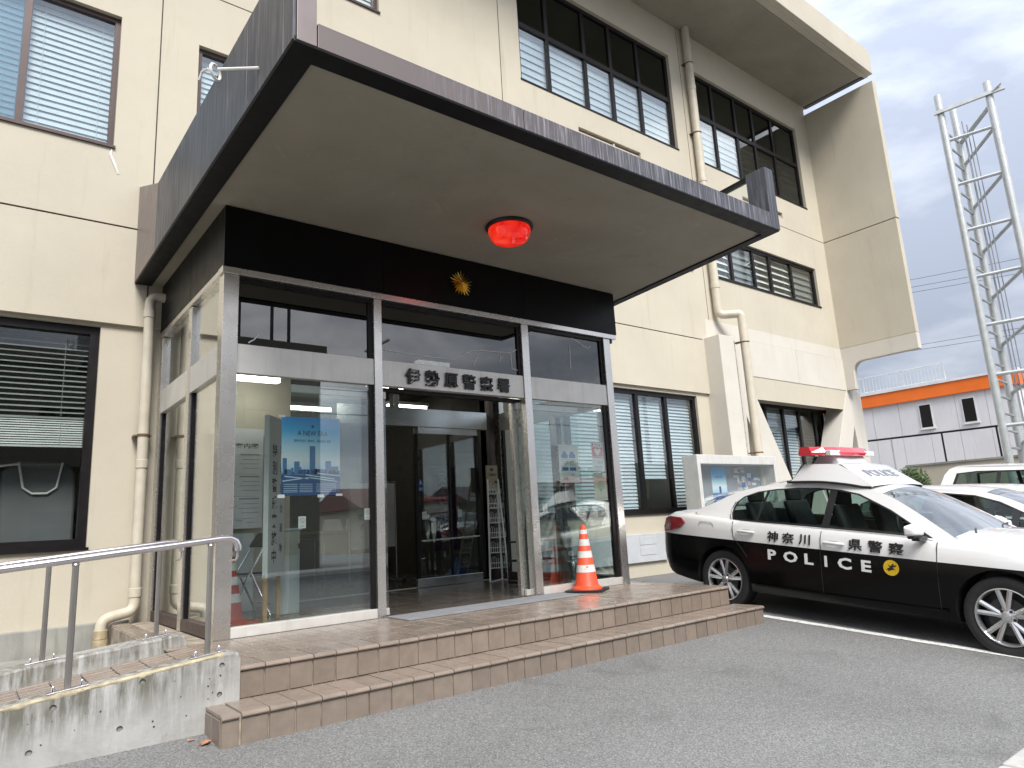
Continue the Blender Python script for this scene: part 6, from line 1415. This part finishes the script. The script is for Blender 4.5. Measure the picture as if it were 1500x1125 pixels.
# ================================================================ ACROSS THE ROAD (seen mirrored in the glass)
op = thing('opposite_building', 'plain beige two storey block across the road', 'building', (-5, -15, 0))
m_ = MB(); m_.box(-30, 11.2, -26, -15, -.4, 8.2); build(m_, 'wall', 'opp_wall', op); m_ = MB(); m_.box(-30.2, 11.4, -26.2, -14.8, 8.2, 8.75); build(m_, 'parapet', 'opp_wall', op)
m_ = MB(); m_.box(-20, 9, -15.0, -13.9, 4.1, 4.3); m_.box(-20, 9, -14.0, -13.9, 4.3, 5.2); build(m_, 'balcony', 'opp_wall', op)
for x in range(-18, 10, 4):
    for z in (1.0, 5.0):
        m_ = MB(); m_.box(x, x+2.2, -15.02, -14.98, z, z+1.5); fr = build(m_, 'window', 'frame', op); m_ = MB(); m_.box(x+.08, x+1.06, -14.975, -14.965, z+.08, z+1.42); m_.box(x+1.14, x+2.12, -14.975, -14.965, z+.08, z+1.42); build(m_, 'pane', 'glass', fr)
for k, (x, h) in enumerate(((8.0, 4.6), (9.3, 4.4), (10.0, 4.4), (-6, 3))):
    an = thing('roof_antenna', ('tallest roof aerial, between the far one and the close pair', 'left aerial of the close pair on the opposite roof', 'right aerial of the close pair near the roof corner', 'lone aerial at the far end of the opposite roof')[k], 'antenna', (x, -15.4, 8.75), 'aerials on the opposite roof'); m_ = MB(); m_.tube([(x, -15.4, 8.75), (x, -15.4, 8.75+h)], .075, 6)
    for z in (h-.3, h-1.3):
        m_.tube([(x-.9, -15.4, 8.75+z), (x+1.2, -15.4, 8.75+z)], .035, 5)
        for u in np.arange(-.8, 1.2, .25): m_.tube([(x+u, -15.7, 8.75+z), (x+u, -15.1, 8.75+z)], .018, 4)
    build(m_, 'mast', 'antenna', an)
m_ = MB(); m_.lathe([(.05, -.3), (.08, -.1), (.28, .25)], (11.7, -15.2, 8.2), 0, 16); m_.box(11.2, 11.5, -15.25, -15.15, 8.15, 8.25); build(m_, 'horn_speaker', 'antenna', op)
for k, (x, y, h, wd, dp_) in enumerate(((26, -36, 2.7, 9, 8), (40, -38, 3.2, 10, 8), (56, -36, 2.8, 10, 8), (20, -62, 3.6, 14, 9))):
    hh = thing('house', ('small house with red roof across the road', 'pale house with dark roof across the road', 'grey house with red roof far across the road', 'taller house in the second row across the road')[k], 'house', (x, y, -.3)); m_ = MB(); m_.box(x-wd/2, x+wd/2, y-dp_/2, y+dp_/2, -.4, h); build(m_, 'wall', 'opp_wall' if k % 2 else 'roofwall', hh)
    m_ = MB(); m_.prism([(y-dp_/2-.5, h), (y+dp_/2+.5, h), (y, h+1.6)], 0, x-wd/2-.5, x+wd/2+.5); build(m_, 'roof', 'opp_roof' if k % 2 == 0 else 'frame_brown', hh)
for k, (x, y, h) in enumerate(((-1.5, -11.9, 6.5), (14.2, -13.2, 3.6), (27, -17, 4.5))):
    tr = thing('tree', ('dark evergreen tree in front of the block across the road', 'low bushy tree at the corner of the block across the road', 'small tree between the houses across the road')[k], 'tree', (x, y, -.3)); m_ = MB(); m_.tube([(x, y, -.4), (x+.1, y, h*.45), (x-.1, y+.1, h*.8)], [.2, .14, .05], 8); m_.tube([(x, y, h*.35), (x+.9, y, h*.7)], [.08, .03], 6); m_.tube([(x, y, h*.4), (x-.8, y+.3, h*.7)], [.08, .03], 6); build(m_, 'trunk', 'bark', tr)
    rnd = random.Random(k); foliage('crown', (x, y, h*.68), (1.7*h/6, 1.7*h/6, h*.36), 2600, .16, 'leaf_dark', tr, k+11, [((rnd.uniform(-.6, .6), rnd.uniform(-.6, .6), rnd.uniform(-.7, .7)), .5) for _ in range(9)])
for k, z in enumerate((7.4, 7.0, 6.2)):
    p, q = Vector((-40, -12.5, z)), Vector((60, -12.5, z+.4)); m_ = MB(); m_.tube([p.lerp(q, t)-Vector((0, 0, 1.6*4*t*(1-t)*(1+.2*k)*.4)) for t in np.linspace(0, 1, 25)], .02, 5); build(m_, 'roadside_wire', 'antenna', None, ('top', 'middle', 'bottom')[k]+' overhead wire along the far side of the road', 'wire', 'wires along the road')
for k, x in enumerate((12.5, 34)):
    ep3 = copy_tree(ep); ep3.location = (x, -12.5, -.3); ep3['label'] = ('utility pole across the road at the corner of the block', 'utility pole farther along the road opposite')[k]; ep3.scale = (1, 1, .62)
# footway opposite
m_ = MB(); m_.box(-60, 80, -13.6, -11.55, ZR-.1, ZR+.13); build(m_, 'footway', 'kerb', kind='structure')
